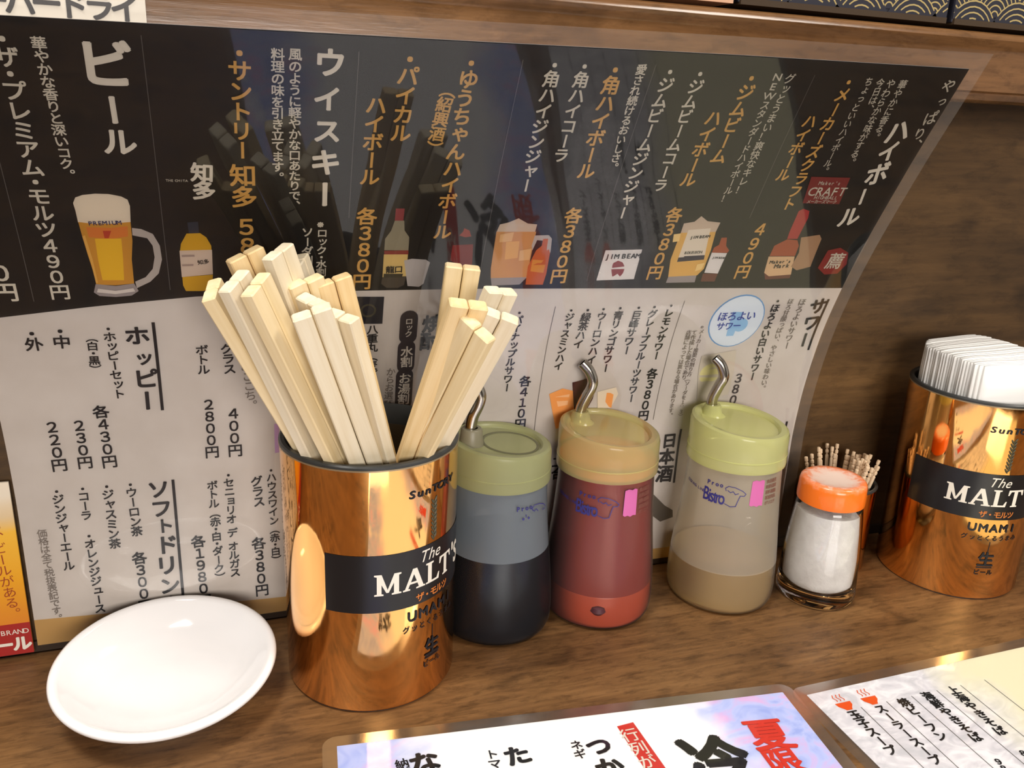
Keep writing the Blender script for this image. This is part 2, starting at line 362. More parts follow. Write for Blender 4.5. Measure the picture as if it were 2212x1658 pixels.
# film margins: right, top
band('film_edge', [(U1, .05), (32.75, .05)], [(U1, lerp(TOP, 32)), (32.75, lerp(TOP, 32))], M_film_edge, 50, .0, 'clear margin of the laminate', U1, 32.75, 2)
band('film_edge', TOP, FT, M_film_edge, 3, .0, None, U0, 32.75, 30)
T1 = """W|・ザ・プレミアム・モルツ490円|-5.95,28.63,-5.97,17.86
W|０円|-7.83,19.61,-7.86,17.83
W|華やかな香りと深いコク。|-4.95,28.56,-4.84,23.27
H|ビ|-3.08,28.58,-3.11,26.89
H|ー|-3.11,26.67,-3.10,25.53
H|ル|-3.02,25.39,-3.04,24.31
H|知|-0.34,24.06,-0.39,23.27
H|多|-0.34,23.31,-0.37,22.49
G|・サントリー|1.10,28.64,1.07,24.27
G|知多|1.08,24.04,1.09,22.14
G|580円|1.13,21.69,1.21,18.03
W|風のように軽やかな口あたりで、|2.93,28.71,2.99,22.05
W|料理の味を引き立てます。|2.35,28.67,2.35,23.31
H|ウ|4.12,28.78,4.12,27.71
H|イ|4.08,27.35,4.09,26.36
H|ス|4.12,26.06,4.13,25.05
H|キ|4.12,24.77,4.12,23.64
H|ー|4.10,23.39,4.12,22.19
W|※ロック・水割|4.10,21.57,4.11,18.72
W|ソーダ割|3.51,21.21,3.52,19.31
G|・パイカル|6.93,28.80,6.90,25.18
G|ハイボール|5.87,27.08,5.86,23.21
G|各380円|5.88,22.15,5.87,17.99
G|・ゆうちゃんハイボール|9.21,28.79,9.17,20.57
G|（紹興酒）|8.53,27.78,8.24,24.65
W|・角ハイジンジャー|12.46,28.89,12.49,22.99
W|・角ハイコーラ|13.68,28.91,13.71,24.46
G|・角ハイボール|14.99,28.88,15.05,23.68
W|愛され続けるおいしさ。|16.08,28.95,16.25,24.07
G|各380円|15.04,22.21,15.12,18.05
W|・ジムビームジンジャー|17.36,28.91,17.40,21.63
W|・ジムビームコーラ|18.72,28.90,18.81,23.10
G|・ジムビーム|21.14,28.88,21.17,24.58
G|ハイボール|20.15,27.16,20.10,23.36
G|各380円|20.07,22.27,20.15,18.14
w|NEWスタンダードハイボール！|22.34,29.00,22.40,22.57
w|グッとうまい！爽快なキレ！|22.96,28.97,22.98,23.03
G|・メーカーズクラフト|25.94,28.96,26.05,22.15
G|ハイボール|24.98,27.18,24.95,23.74
G|490円|25.08,21.46,25.15,18.07
w|ちょっといいハイボール。|26.94,29.04,27.11,24.15
w|今日は、|27.54,29.01,27.77,27.38
w|やわらかな味がする。|28.13,29.02,28.35,24.63
w|華やかに香る。|28.76,29.02,28.94,25.98
w|や|31.17,29.17,31.45,28.56
w|っ|31.36,28.35,31.50,27.85
w|ぱ|31.30,27.61,31.48,26.93
w|り、|31.23,26.77,31.56,25.55
H|ハ|29.82,27.12,30.17,25.93
H|イ|30.01,25.97,30.28,24.93
H|ボ|30.07,24.83,30.36,23.65
H|ー|29.97,23.46,30.15,22.47
H|ル|29.88,22.36,30.07,21.20
S|ホ|-3.42,16.42,-3.41,15.46
S|ッ|-3.32,15.12,-3.31,14.35
S|ピ|-3.28,14.21,-3.29,13.21
S|ー|-3.35,13.11,-3.37,12.07
K|・ホッピーセット|-4.47,16.49,-4.43,12.76
K|（白・黒）|-5.15,16.17,-5.21,14.10
K|・中|-6.25,16.51,-6.29,15.44
K|・外|-7.29,16.44,-7.30,15.38
K|各430円|-5.26,12.47,-5.18,9.23
K|230円|-6.19,11.83,-6.18,9.29
K|220円|-7.25,11.85,-7.21,9.26
K|グラス|0.12,15.34,0.20,13.71
K|ボトル|-0.91,15.32,-0.90,13.76
K|400円|0.23,11.93,0.22,9.27
K|2800円|-0.80,12.48,-0.81,9.30
E|飲みごこち。|0.87,14.83,1.08,11.73
S|ソ|-3.27,8.36,-3.27,7.41
S|フ|-3.23,7.33,-3.23,6.41
S|ト|-3.15,6.35,-3.15,5.57
S|ド|-3.14,5.45,-3.15,4.45
S|リ|-3.22,4.36,-3.22,3.33
S|ン|-3.18,3.19,-3.17,2.27
S|ク|-3.13,2.18,-3.13,1.14
K|・ウーロン茶|-4.45,8.42,-4.38,5.58
K|各300円|-4.40,4.73,-4.34,1.50
K|・ジャスミン茶|-5.44,8.43,-5.37,5.06
K|・コーラ|-6.43,8.42,-6.43,6.66
K|・オレンジジュース|-6.42,5.99,-6.32,1.73
K|・ジンジャーエール|-7.49,8.40,-7.40,4.19
E|価格は全て税抜表記です。|-8.32,6.43,-8.15,1.55
K|・セニョリオ デ オルガス|-0.16,8.45,-0.13,2.76
K|ボトル（赤・白・ダーク）|-0.91,8.08,-0.86,2.61
K|各1980円|-1.74,5.26,-1.63,1.36
K|・ハウスワイン（赤・白）|1.80,8.50,1.85,3.21
K|グラス|1.10,8.11,1.19,6.45
K|各380円|1.05,4.80,1.10,1.48
K|八重丸（麦）|6.49,16.03,6.58,13.01
E|からお選び下さい。|7.49,13.57,7.31,9.62
S|焼|9.29,16.45,9.32,15.47
S|酎|9.27,15.45,9.27,14.47
K|・パイナップルサワー|13.52,16.56,13.47,11.80
K|各410円|14.43,12.66,14.44,9.49
K|・ジャスミンハイ|16.20,16.59,16.12,12.88
K|・緑茶ハイ|17.09,16.59,16.99,14.12
K|・ウーロンハイ|17.93,16.61,17.91,13.13
K|・青リンゴサワー|18.84,16.63,18.83,12.59
K|・巨峰サワー|19.87,16.62,19.83,13.60
K|・グレープフルーツサワー|20.76,16.62,20.70,10.61
K|・レモンサワー|21.69,16.67,21.66,13.18
K|各380円|21.68,12.64,21.63,9.39
E|ほろよいサワー|29.67,16.68,29.81,13.39
E|ほろ甘酸っぱい、やさしい味わい。|28.91,16.71,29.04,10.70
K|・ほろよい白いサワー|28.08,16.73,28.12,11.46
S|サ|30.76,16.64,30.94,15.64
S|ワ|30.82,15.55,30.94,14.54
S|ー|30.80,14.42,30.84,13.46
K|380|27.23,12.02,27.22,9.93
E|※メーカー推奨の割り方（ソーダを1：3）|24.02,15.25,23.96,9.34
E|て作成した場合であり、|23.59,14.92,23.72,11.49
E|店舗によっては異なる場合があります。|23.25,14.93,23.32,9.45
S|日|23.53,8.44,23.55,7.53
S|本|23.50,7.48,23.49,6.50
S|酒|23.50,6.45,23.44,5.41
K|二合|16.80,7.66,16.81,6.28
C|ロック|8.16,16.34,8.20,15.27
C|水割|8.18,14.74,8.21,13.57
C|お湯割|8.18,13.24,8.16,11.47
J|THE CHITA|-1.65,23.38,-0.92,23.30"""
T1H = """K|JIM BEAM|17.20,19.54,19.06,19.57
K|JIM BEAM|21.37,20.59,22.44,20.66
K|JIM BEAM|23.05,19.40,23.83,19.36
w|CRAFT|26.80,23.23,28.97,23.24
w|Maker's|27.14,23.70,28.40,23.70
w|HIGHBALL|27.29,22.90,28.65,22.89
w|メーカーズマーク|26.99,22.66,28.72,22.65
K|Maker's|26.53,19.06,27.80,19.10
K|Mark|26.92,18.80,27.83,18.84
W|BOURBON|21.44,19.70,22.35,19.74
K|BOURBON|21.39,19.70,22.35,19.74
N|PREMIUM|-4.53,21.41,-3.38,21.45
w|THE CHITA|-1.66,23.32,-0.89,23.32
D|知多|-0.79,19.53,-0.35,19.59
B|ほろよい|24.70,15.71,27.04,15.70
B|サワー|24.82,15.09,26.34,15.08
K|龍口|6.88,19.00,7.63,19.03
w|薦|30.05,19.06,31.06,19.04"""
inks = {}
for c, t, a, b in parse(T1): vtext(inks.setdefault(c, Ink()), t, a, b, WT[c])
for c, t, a, b in parse(T1H): vtext(inks.setdefault(c, Ink()), t, a, b, WT[c], vert=False)
for c, ik in inks.items():
    printed(NAMES[c], ik, lambda a, b: sheet(a, b, .045), M_ink[c], menu, MO)
# ruled lines
def rect2(ik, a, b, w):
    a = Vector(a); b = Vector(b); d = (b-a).normalized(); nn = Vector((-d.y, d.x))*w/2
    ik.add([tuple(a-nn), tuple(b-nn), tuple(b+nn), tuple(a+nn)], [(0, 1, 2, 3)])
ik = Ink()
for a, b in (((-2.73, 16.6), (-2.76, 12.03)), ((-2.62, 8.34), (-2.62, 1.95)), ((31.36, 16.59), (31.36, 13.25)), ((24.18, 8.67), (24.16, 5.3)), ((31.3, 8.56), (31.3, 7.6))):
    ik = Ink(); rect2(ik, a, b, .13)
    printed('rule', ik, lambda a, b: sheet(a, b, .04), M_ink['K'], menu, MO, cut=(1, .7))
M_rg = mat('rule_grey', (92, 88, 86), .6)
for a, b in (((-1.92, 28.82), (-1.93, 18.2)), ((-6.9, 28.15), (-6.95, 17.8)), ((11.17, 28.82), (11.2, 18.44)), ((16.65, 28.99), (16.62, 18.17)), ((24.1, 28.97), (24.2, 21.69)), ((5.1, 28.74), (5.15, 21.66)), ((15.32, 16.71), (15.26, 8.48)), ((22.39, 16.79), (22.29, 9.42))):
    ik = Ink(); rect2(ik, a, b, .025)
    printed('thin_rule', ik, lambda a, b: sheet(a, b, .04), M_rg, menu, MO, cut=(1, .7))
# printed pictures of drinks
AC = dict(foam=(222, 208, 186), beer=(196, 140, 48), beerlight=(222, 178, 40), glass=(150, 140, 138), ring=(178, 168, 160), ink=(44, 44, 84), ink2=(44, 40, 60), red=(178, 62, 40), dimblue=(40, 46, 60),
          chita=(204, 158, 30), label=(206, 186, 168), redcap=(140, 52, 60), clear=(142, 134, 112), redband=(134, 54, 48), baijiu=(206, 178, 112), dimglass=(76, 68, 58), cupw=(176, 170, 168),
          darkred=(120, 32, 28), darkglass=(30, 24, 28), redseal=(150, 56, 40), ice=(196, 176, 156), kaku=(196, 142, 86), kakulite=(214, 164, 96), kakubot=(186, 92, 40), kakulab=(204, 138, 56), white=(214, 208, 204),
          rosette=(132, 38, 50), jb=(212, 168, 88), jblab=(216, 204, 186), amber=(160, 74, 42), amberd=(104, 56, 44), redwax=(168, 44, 46), mmlab=(206, 172, 132), craft=(120, 38, 36), glassd=(164, 128, 96), hex=(130, 34, 34),
          badge=(206, 214, 222), pill=(62, 54, 56), sqr=(26, 28, 40), gring=(70, 66, 50), sqr2=(30, 30, 40), orange=(232, 160, 88), orange2=(238, 190, 140), brown=(74, 36, 32), lemglass=(196, 186, 172), lemon=(214, 206, 150), purple=(176, 140, 184), tok=(92, 84, 76), beerhot=(206, 120, 50), beerside=(222, 170, 80), chitadim=(160, 140, 130), glasslow=(206, 196, 188), kakuice=(212, 170, 118), jbice=(226, 196, 130), bdark=(60, 56, 44))
A1 = """foam|-4.90,22.28 -4.79,22.52 -4.54,22.63 -4.12,22.69 -3.66,22.68 -3.25,22.58 -3.05,22.44 -3.00,22.16 -3.06,21.43 -3.75,21.37 -4.38,21.37 -4.86,21.43 -4.87,21.94
beer|-4.85,21.45 -4.38,21.37 -3.75,21.37 -3.06,21.45 -3.09,20.58 -3.21,19.70 -3.25,18.54 -3.94,18.47 -4.63,18.53 -4.66,19.18 -4.74,19.95 -4.81,20.80
beerhot|-4.62,21.22 -3.77,21.18 -3.18,21.26 -3.22,20.79 -3.83,20.67 -4.59,20.76
beerlight|-4.39,20.69 -3.47,20.69 -3.52,19.71 -3.60,18.71 -4.38,18.73 -4.41,19.72
beerside|-4.81,20.80 -4.71,20.85 -4.60,19.73 -4.56,18.62 -4.63,18.58 -4.68,19.51
glass|-4.65,18.55 -3.94,18.44 -3.25,18.54 -3.12,18.17 -3.40,17.95 -4.00,17.90 -4.59,17.97 -4.77,18.15
ring|-3.04,21.18 -2.72,21.13 -2.33,20.90 -2.13,20.35 -2.11,19.68 -2.29,19.01 -2.64,18.61 -3.17,18.31 -3.20,18.63 -2.79,18.84 -2.49,19.24 -2.37,19.80 -2.39,20.35 -2.55,20.70 -3.06,20.84
red|-4.07,21.05 -3.78,21.05 -3.91,20.71 -4.05,20.71
dimblue|-1.04,21.43 -0.65,21.47 -0.65,20.91 -1.02,20.91
chita|-1.11,20.91 -0.61,20.93 -0.39,20.73 -0.23,20.33 -0.23,20.11 -1.41,20.08 -1.35,20.43
label|-1.43,20.10 -0.21,20.13 -0.24,18.92 -1.44,18.81
chita|-1.42,18.81 -0.24,18.90 -0.31,18.22 -0.65,18.09 -1.33,18.11 -1.42,18.39
redcap|7.05,22.12 7.42,22.12 7.42,21.52 7.06,21.52
clear|7.06,21.52 7.46,21.52 7.52,21.03 7.76,20.68 7.79,20.00 6.74,20.02 6.73,20.61 6.95,21.01
redband|6.74,19.99 7.79,20.00 7.81,19.79 6.76,19.80
baijiu|6.74,19.80 7.79,19.79 7.82,18.63 6.77,18.60
dimglass|6.77,18.60 7.82,18.63 7.77,18.16 7.51,18.01 6.99,18.03 6.73,18.26
cupw|7.65,19.47 7.99,19.56 8.62,19.50 8.82,19.35 8.65,18.21 8.46,18.04 7.93,18.10
darkred|9.73,20.25 10.65,20.29 10.77,19.22 10.41,19.07 9.72,19.44
darkglass|9.80,20.95 10.51,20.95 10.65,20.29 9.73,20.25
redseal|10.09,20.95 10.12,21.14 10.37,21.02 10.50,20.71 10.24,20.66 9.95,20.76
ice|11.70,21.33 12.07,21.43 12.50,21.65 12.98,21.38 13.43,21.33 13.42,20.94 11.61,20.90
kaku|11.61,20.95 13.47,20.94 13.50,19.42 13.54,18.38 11.77,18.43 11.69,18.94
kakulite|12.16,20.40 12.78,20.44 12.87,19.53 12.27,19.44
glass|11.77,18.43 13.53,18.44 13.24,18.03 11.88,18.01
ring|13.45,20.74 14.11,20.76 14.31,20.56 14.41,19.79 14.21,19.80 14.13,20.43 13.61,20.49 13.50,19.93 13.41,20.19
kakubot|13.68,19.93 13.90,20.18 13.88,20.56 14.13,20.56 14.17,20.18 14.39,19.79 14.46,18.62 14.41,17.99 13.54,18.02 13.46,19.04
kakulab|13.61,19.42 14.30,19.36 14.30,18.63 13.64,18.70
white|17.15,19.89 19.05,19.92 19.12,18.19 17.13,18.16
rosette|17.76,19.16 17.97,19.29 18.24,19.18 18.45,18.88 18.43,18.53 18.32,18.32 18.12,18.49 17.92,18.33 17.72,18.87
ice|20.76,21.38 21.29,21.48 21.54,21.79 21.98,21.51 22.71,21.43 22.67,20.90 20.78,20.85
jb|20.78,20.85 22.67,20.90 22.81,19.82 22.83,18.71 22.58,18.33 20.98,18.25 20.77,19.30
jblab|21.14,21.01 22.31,21.11 22.63,19.27 21.17,19.16
ink2|21.16,19.48 22.58,19.54 22.63,19.27 21.17,19.16
glass|20.98,18.28 22.55,18.33 22.59,17.91 20.96,17.92
amber|23.12,20.55 23.42,20.57 23.57,20.08 23.86,19.80 23.81,19.66 22.92,19.68 22.93,19.98 23.15,20.14
white|22.92,19.68 23.80,19.64 23.74,18.41 22.94,18.48
amberd|22.88,18.43 23.74,18.41 23.73,17.93 22.92,17.95
redwax|26.81,22.10 27.02,22.24 27.43,22.11 27.56,21.70 27.54,20.46 26.93,20.46 26.87,20.88
amber|26.95,20.44 27.58,20.38 27.83,20.04 27.90,19.41 26.36,19.43 26.36,20.05
mmlab|26.32,19.40 27.89,19.38 28.18,18.25 26.86,18.17 26.48,18.40
amberd|26.48,18.40 26.86,18.17 28.18,18.25 28.20,18.02 26.72,17.97
craft|26.56,24.02 28.79,24.01 28.96,22.52 26.80,22.55
glassd|27.72,20.54 28.76,20.70 29.00,20.45 29.17,18.72 28.41,18.51 27.96,18.75 28.04,19.61
hex|29.77,19.73 30.46,19.89 31.14,19.56 31.41,18.83 31.11,18.24 30.30,18.20 29.68,18.63
badge|C 25.97,15.39,1.59
pill|8.60,15.29 8.57,15.13 8.48,15.00 8.34,14.91 8.18,14.87 8.02,14.91 7.88,15.00 7.79,15.13 7.76,15.29 7.74,16.34 7.77,16.50 7.86,16.63 8.00,16.73 8.16,16.76 8.32,16.73 8.46,16.63 8.55,16.50 8.58,16.34
pill|8.60,13.65 8.57,13.49 8.48,13.35 8.34,13.26 8.18,13.23 8.02,13.26 7.88,13.35 7.79,13.49 7.76,13.65 7.74,14.69 7.77,14.85 7.86,14.99 8.00,15.08 8.16,15.11 8.32,15.08 8.45,14.99 8.55,14.85 8.58,14.69
pill|8.59,11.58 8.56,11.42 8.47,11.28 8.33,11.19 8.17,11.16 8.01,11.19 7.88,11.28 7.79,11.42 7.75,11.58 7.74,13.11 7.78,13.27 7.87,13.40 8.00,13.49 8.16,13.53 8.33,13.49 8.46,13.40 8.55,13.27 8.58,13.11
sqr|5.42,17.61 6.92,17.56 6.93,16.08 5.59,16.12
gring|C 6.24,16.83,0.36
sqr2|C 6.24,16.83,0.27
orange|15.86,11.48 16.57,11.77 17.48,11.50 17.68,10.50 17.14,9.56 16.49,9.34
orange2|16.25,11.29 17.02,11.40 16.99,10.70 16.48,10.60
brown|17.07,12.09 18.06,12.31 18.50,12.08 18.41,11.01 17.92,9.78 17.45,10.24
foam|18.61,11.42 19.66,11.63 19.87,11.19 19.55,10.36 18.77,10.42
orange|19.17,11.32 19.59,11.27 19.60,10.35 19.18,10.61
lemglass|24.46,13.25 26.56,13.51 26.80,12.17 26.80,10.68 24.90,10.23 24.50,12.32
lemon|C 25.25,12.09,0.63
purple|2.03,10.89 2.24,10.87 2.28,9.32 2.02,9.29
tok|22.71,4.90 23.72,3.90 24.28,3.54 24.34,3.08 23.53,2.88 22.87,3.41
chitadim|-1.37,19.90 -0.89,19.91 -0.88,19.82 -1.36,19.81
chitadim|-1.39,19.45 -0.95,19.46 -0.96,19.37 -1.38,19.36
glasslow|-4.59,18.35 -3.97,18.22 -3.30,18.33 -3.25,18.17 -3.99,18.06 -4.65,18.17
kakuice|11.80,20.82 12.42,20.94 12.41,20.45 11.83,20.40
kakuice|12.88,19.94 13.43,20.06 13.45,19.42 12.94,19.38
jbice|20.43,20.78 20.79,20.83 20.85,20.38 20.52,20.33
jbice|22.34,19.00 22.74,19.10 22.70,18.71 22.35,18.58
bdark|6.81,18.80 7.66,18.78 7.63,18.58 6.81,18.60"""
AM = {}
for i, l in enumerate(A1.strip().split('\n')):
    n_, q = l.split('|'); ik = Ink()
    if q.startswith('C '):
        x, y, r = (float(k) for k in q[2:].split(',')); pts = [(x+r*math.cos(k*math.pi/16), y+r*math.sin(k*math.pi/16)) for k in range(32)]
        if n_ == 'badge':
            ring = Ink(); ring.add([(x+(r+.07)*math.cos(k*math.pi/16), y+(r+.07)*math.sin(k*math.pi/16)) for k in range(32)], [tuple(range(32))])
            printed('picture_edge', ring, lambda a, b: sheet(a, b, .006), mat('badge_blue', (92, 146, 196), .5), menu, MO, cut=(1, .5))
            blob = Ink(); blob.add([(x+.35+.42*math.cos(k*math.pi/12), y-.28+.42*math.sin(k*math.pi/12)) for k in range(24)], [tuple(range(24))])
            blob.add([(x-.45, y+.6), (x+.25, y+.55), (x+.1, y-.95), (x-.35, y-.95)], [(0, 3, 2, 1)])
            printed('picture', blob, lambda a, b: sheet(a, b, .036), mat('badge_pale', (140, 182, 214), .5), menu, MO, cut=(1, .5))
    else: pts = [tuple(float(k) for k in s.split(',')) for s in q.split()]
    ik.add(pts, [tuple(range(len(pts)))])
    if n_ not in AM: AM[n_] = mat('picture_'+n_, AC[n_], .5)
    printed('picture', ik, lambda a, b, z=.008+.0005*i: sheet(a, b, z), AM[n_], menu, MO, cut=(1, .5))

# ================================================================ BEER CARD at the left
card = empty('beer_card', (-14, -.45, .1), 'orange beer picture card with a red foot standing left of the drinks menu', 'card'); CO = (-14, -.45, .1)
M_beerg = mat('beer_gradient', (230, 160, 40), .35, coat=.6)
tc = nd(M_beerg, 'ShaderNodeTexCoord'); sp = nd(M_beerg, 'ShaderNodeSeparateXYZ'); lk(M_beerg, tc.outputs['Generated'], sp.inputs[0])
nn_ = noise(M_beerg, (1, 1, 1), 60, 3); ma = nd(M_beerg, 'ShaderNodeMath'); ma.operation = 'MULTIPLY_ADD'; ma.inputs[1].default_value = .1
lk(M_beerg, nn_.outputs['Fac'], ma.inputs[0]); lk(M_beerg, sp.outputs[2], ma.inputs[2])
rp = ramp(M_beerg, ma.outputs[0], [(.2, (216, 130, 42)), (.5, (226, 160, 30)), (.78, (232, 180, 60)), (.86, (214, 190, 150)), (.98, (222, 212, 194))])
lk(M_beerg, rp.outputs[0], P(M_beerg).inputs['Base Color'])
box('card_sheet', (-21, -9.3, -.47, -.36, .22, 8.95), M_beerg, card, CO)
box('red_band', (-21, -9.3, -.485, -.47, .22, 1.85), mat('card_red', (160, 36, 34), .4, coat=.5), card, CO)
if True:
    ik = Ink(); vtext(ik, 'れる、ビールがある。', (-10.13, 7.74), (-9.85, 2.1), .004)
    printed('lettering', ik, lambda a, b: (a, -.478, b), mat('card_ink', (150, 60, 30), .5), card, CO)
ik = Ink(); vtext(ik, 'BRAND', (-10.55, 1.43), (-9.38, 1.43), 0, vert=False); vtext(ik, 'Y', (-11.0, 1.43), (-10.78, 1.43), 0, vert=False)
printed('lettering', ik, lambda a, b: (a, -.49, b), M_white, card, CO)
ik = Ink(); vtext(ik, 'ビール', (-11.57, .78), (-9.36, .78), .05, 1.1, vert=False); printed('lettering', ik, lambda a, b: (a, -.49, b), M_white, card, CO)

# ================================================================ PAPER SIGN on the rail, top left
sg = empty('paper_sign', (-4, -7.05, 26.5), 'white paper strip with black lettering taped to the rail at the top left', 'sign'); SO = (-4, -7.05, 26.5)
box('sign_paper', (-13, -1.75, -7.09, -7.05, 26.6, 29.0), mat('sign_paper', (226, 220, 208), .6), sg, SO)
ik = Ink(); vtext(ik, 'スーパードライ', (-7.3, 28.02), (-2.0, 28.02), .035, 1.2, vert=False); printed('lettering', ik, lambda a, b: (a, -7.1, b), M_ink['K'], sg, SO)

# ================================================================ PATTERNED BOXES on the shelf
M_bx = mat('box_dark', (34, 34, 46), .6); M_bg = mat('gold_thread', (172, 152, 100), .5); M_bedge = mat('box_edge', (58, 42, 24), .7)
def wavebox(x0, x1, label, seed):
    b = empty('patterned_box', ((x0+x1)/2, -7.0, 29.9), label, 'box', 'wave patterned boxes on the shelf'); bo = ((x0+x1)/2, -7.0, 29.9)
    box('box_body', (x0, x1, -6.9, 3, 29.98, 39), M_bx, b, bo, .05)
    box('foot_strip', (x0+.05, x1-.05, -7.02, 2.9, 29.9, 30.14), M_bedge if seed else mat('pale_edge', (204, 160, 130), .6), b, bo)
    rnd = random.Random(seed); R0 = 1.5
    V = []; F = []
    row = 0; z = 35.0; lay = 0
    while z > 29.2:
        x = x0-R0+(R0*.85 if row % 2 else 0)
        while x < x1+R0:
            cx = x+rnd.uniform(-.1, .1); cz = z+rnd.uniform(-.12, .12); n = 14; yy = -6.91-.004*lay
            for j in range(7):
                r_out = R0*(1-j/7.2); r_in = r_out-(.055)
                for k in range(n):
                    a0 = math.pi*k/n; a1 = math.pi*(k+1)/n
                    q = [(cx+r*math.cos(a), yy-.003, cz+r*1.15*math.sin(a)) for r, a in ((r_in, a0), (r_out, a0), (r_out, a1), (r_in, a1))]
                    if all(x0 < p_[0] < x1 and 30.14 < p_[2] for p_ in q): m_ = len(V); V += q; F.append((m_, m_+1, m_+2, m_+3)); MI.append(1)
            # dark disc of the scale hides the ones behind
            for k in range(n):
                a0 = math.pi*k/n; a1 = math.pi*(k+1)/n
                q = [(cx, yy, cz)]+[(cx+R0*math.cos(a), yy, cz+R0*1.15*math.sin(a)) for a in (a0, a1)]
                q = [(min(max(p_[0], x0), x1), p_[1], max(p_[2], 30.14)) for p_ in q]
                m_ = len(V); V += q; F.append((m_, m_+1, m_+2)); MI.append(0)
            x += R0*1.7
        z -= .95; row += 1; lay += 1
    o = mk('wave_pattern', V, F, [M_bx, M_bg], b, org=bo, midx=MI); tagit(o, 'gold thread wave pattern', kind='stuff')
for (a, b_, lb, sd) in ((9.5, 20.35, 'leftmost gold and navy wave patterned box on the shelf, with a pale foot strip', 0), (20.6, 31.3, 'middle gold and navy wave patterned box on the shelf above the menu', 1), (31.65, 42.5, 'rightmost gold and navy wave patterned box on the shelf, by the top right corner', 2)):
    MI = []; wavebox(a, b_, lb, sd)

# ================================================================ COPPER CUPS
R, HC = 3.87, 11.69
def cupmap(c, a0):
    return lambda a, z, r=R+.014: (c[0]+r*math.cos(a0+a), c[1]+r*math.sin(a0+a), z)
def poly_letters(ik, x0, y0, H, scale):
    """serif capitals M A L T drawn as outlines; x in units of cap height"""
    st = .17; se = .09
    def P_(pts, dx): ik.add([(x0+(x+dx)*H*scale, y0+y*H) for x, y in pts], [tuple(range(len(pts)))])
    # M
    P_([(0, 0), (.42, 0), (.42, .07), (.33, .09), (.33, .62), (.12, .9), (.12, .09), (0, .07)], 0)
    P_([(0, 1), (0, .93), (.12, .9), (.55, .12), (.66, .12), (.34, 1)], 0)
    P_([(.55, .12), (.66, .12), (.98, .72), (.98, .9), (.92, 1)], 0)
    P_([(.92, 1), (.9, .6), (.9, .09), (.8, .07), (.8, 0), (1.25, 0), (1.25, .07), (1.14, .09), (1.14, .9), (1.25, .93), (1.25, 1)], 0)
    # A
    P_([(0, 0), (.36, 0), (.36, .07), (.26, .09), (.6, .82), (.5, 1.0), (.1, .09), (0, .07)], 1.33)
    P_([(.5, 1.0), (.72, 1.0), (1.08, .09), (1.18, .07), (1.18, 0), (.68, 0), (.68, .07), (.82, .09), (.52, .84)], 1.33)
    P_([(.3, .28), (.8, .28), (.76, .38), (.34, .38)], 1.33)
    # L
    P_([(0, 0), (.85, 0), (.9, .32), (.82, .32), (.7, .1), (.36, .1), (.36, .9), (.48, .93), (.48, 1), (0, 1), (0, .93), (.12, .9), (.12, .09), (0, .07)], 2.56)
    # T
    P_([(.28, 0), (.72, 0), (.72, .07), (.62, .09), (.62, .9), (.38, .9), (.38, .09), (.28, .07)], 3.45)
    P_([(0, .68), (.08, .68), (.18, .9), (.82, .9), (.92, .68), (1, .68), (.98, 1), (.02, 1)], 3.45)
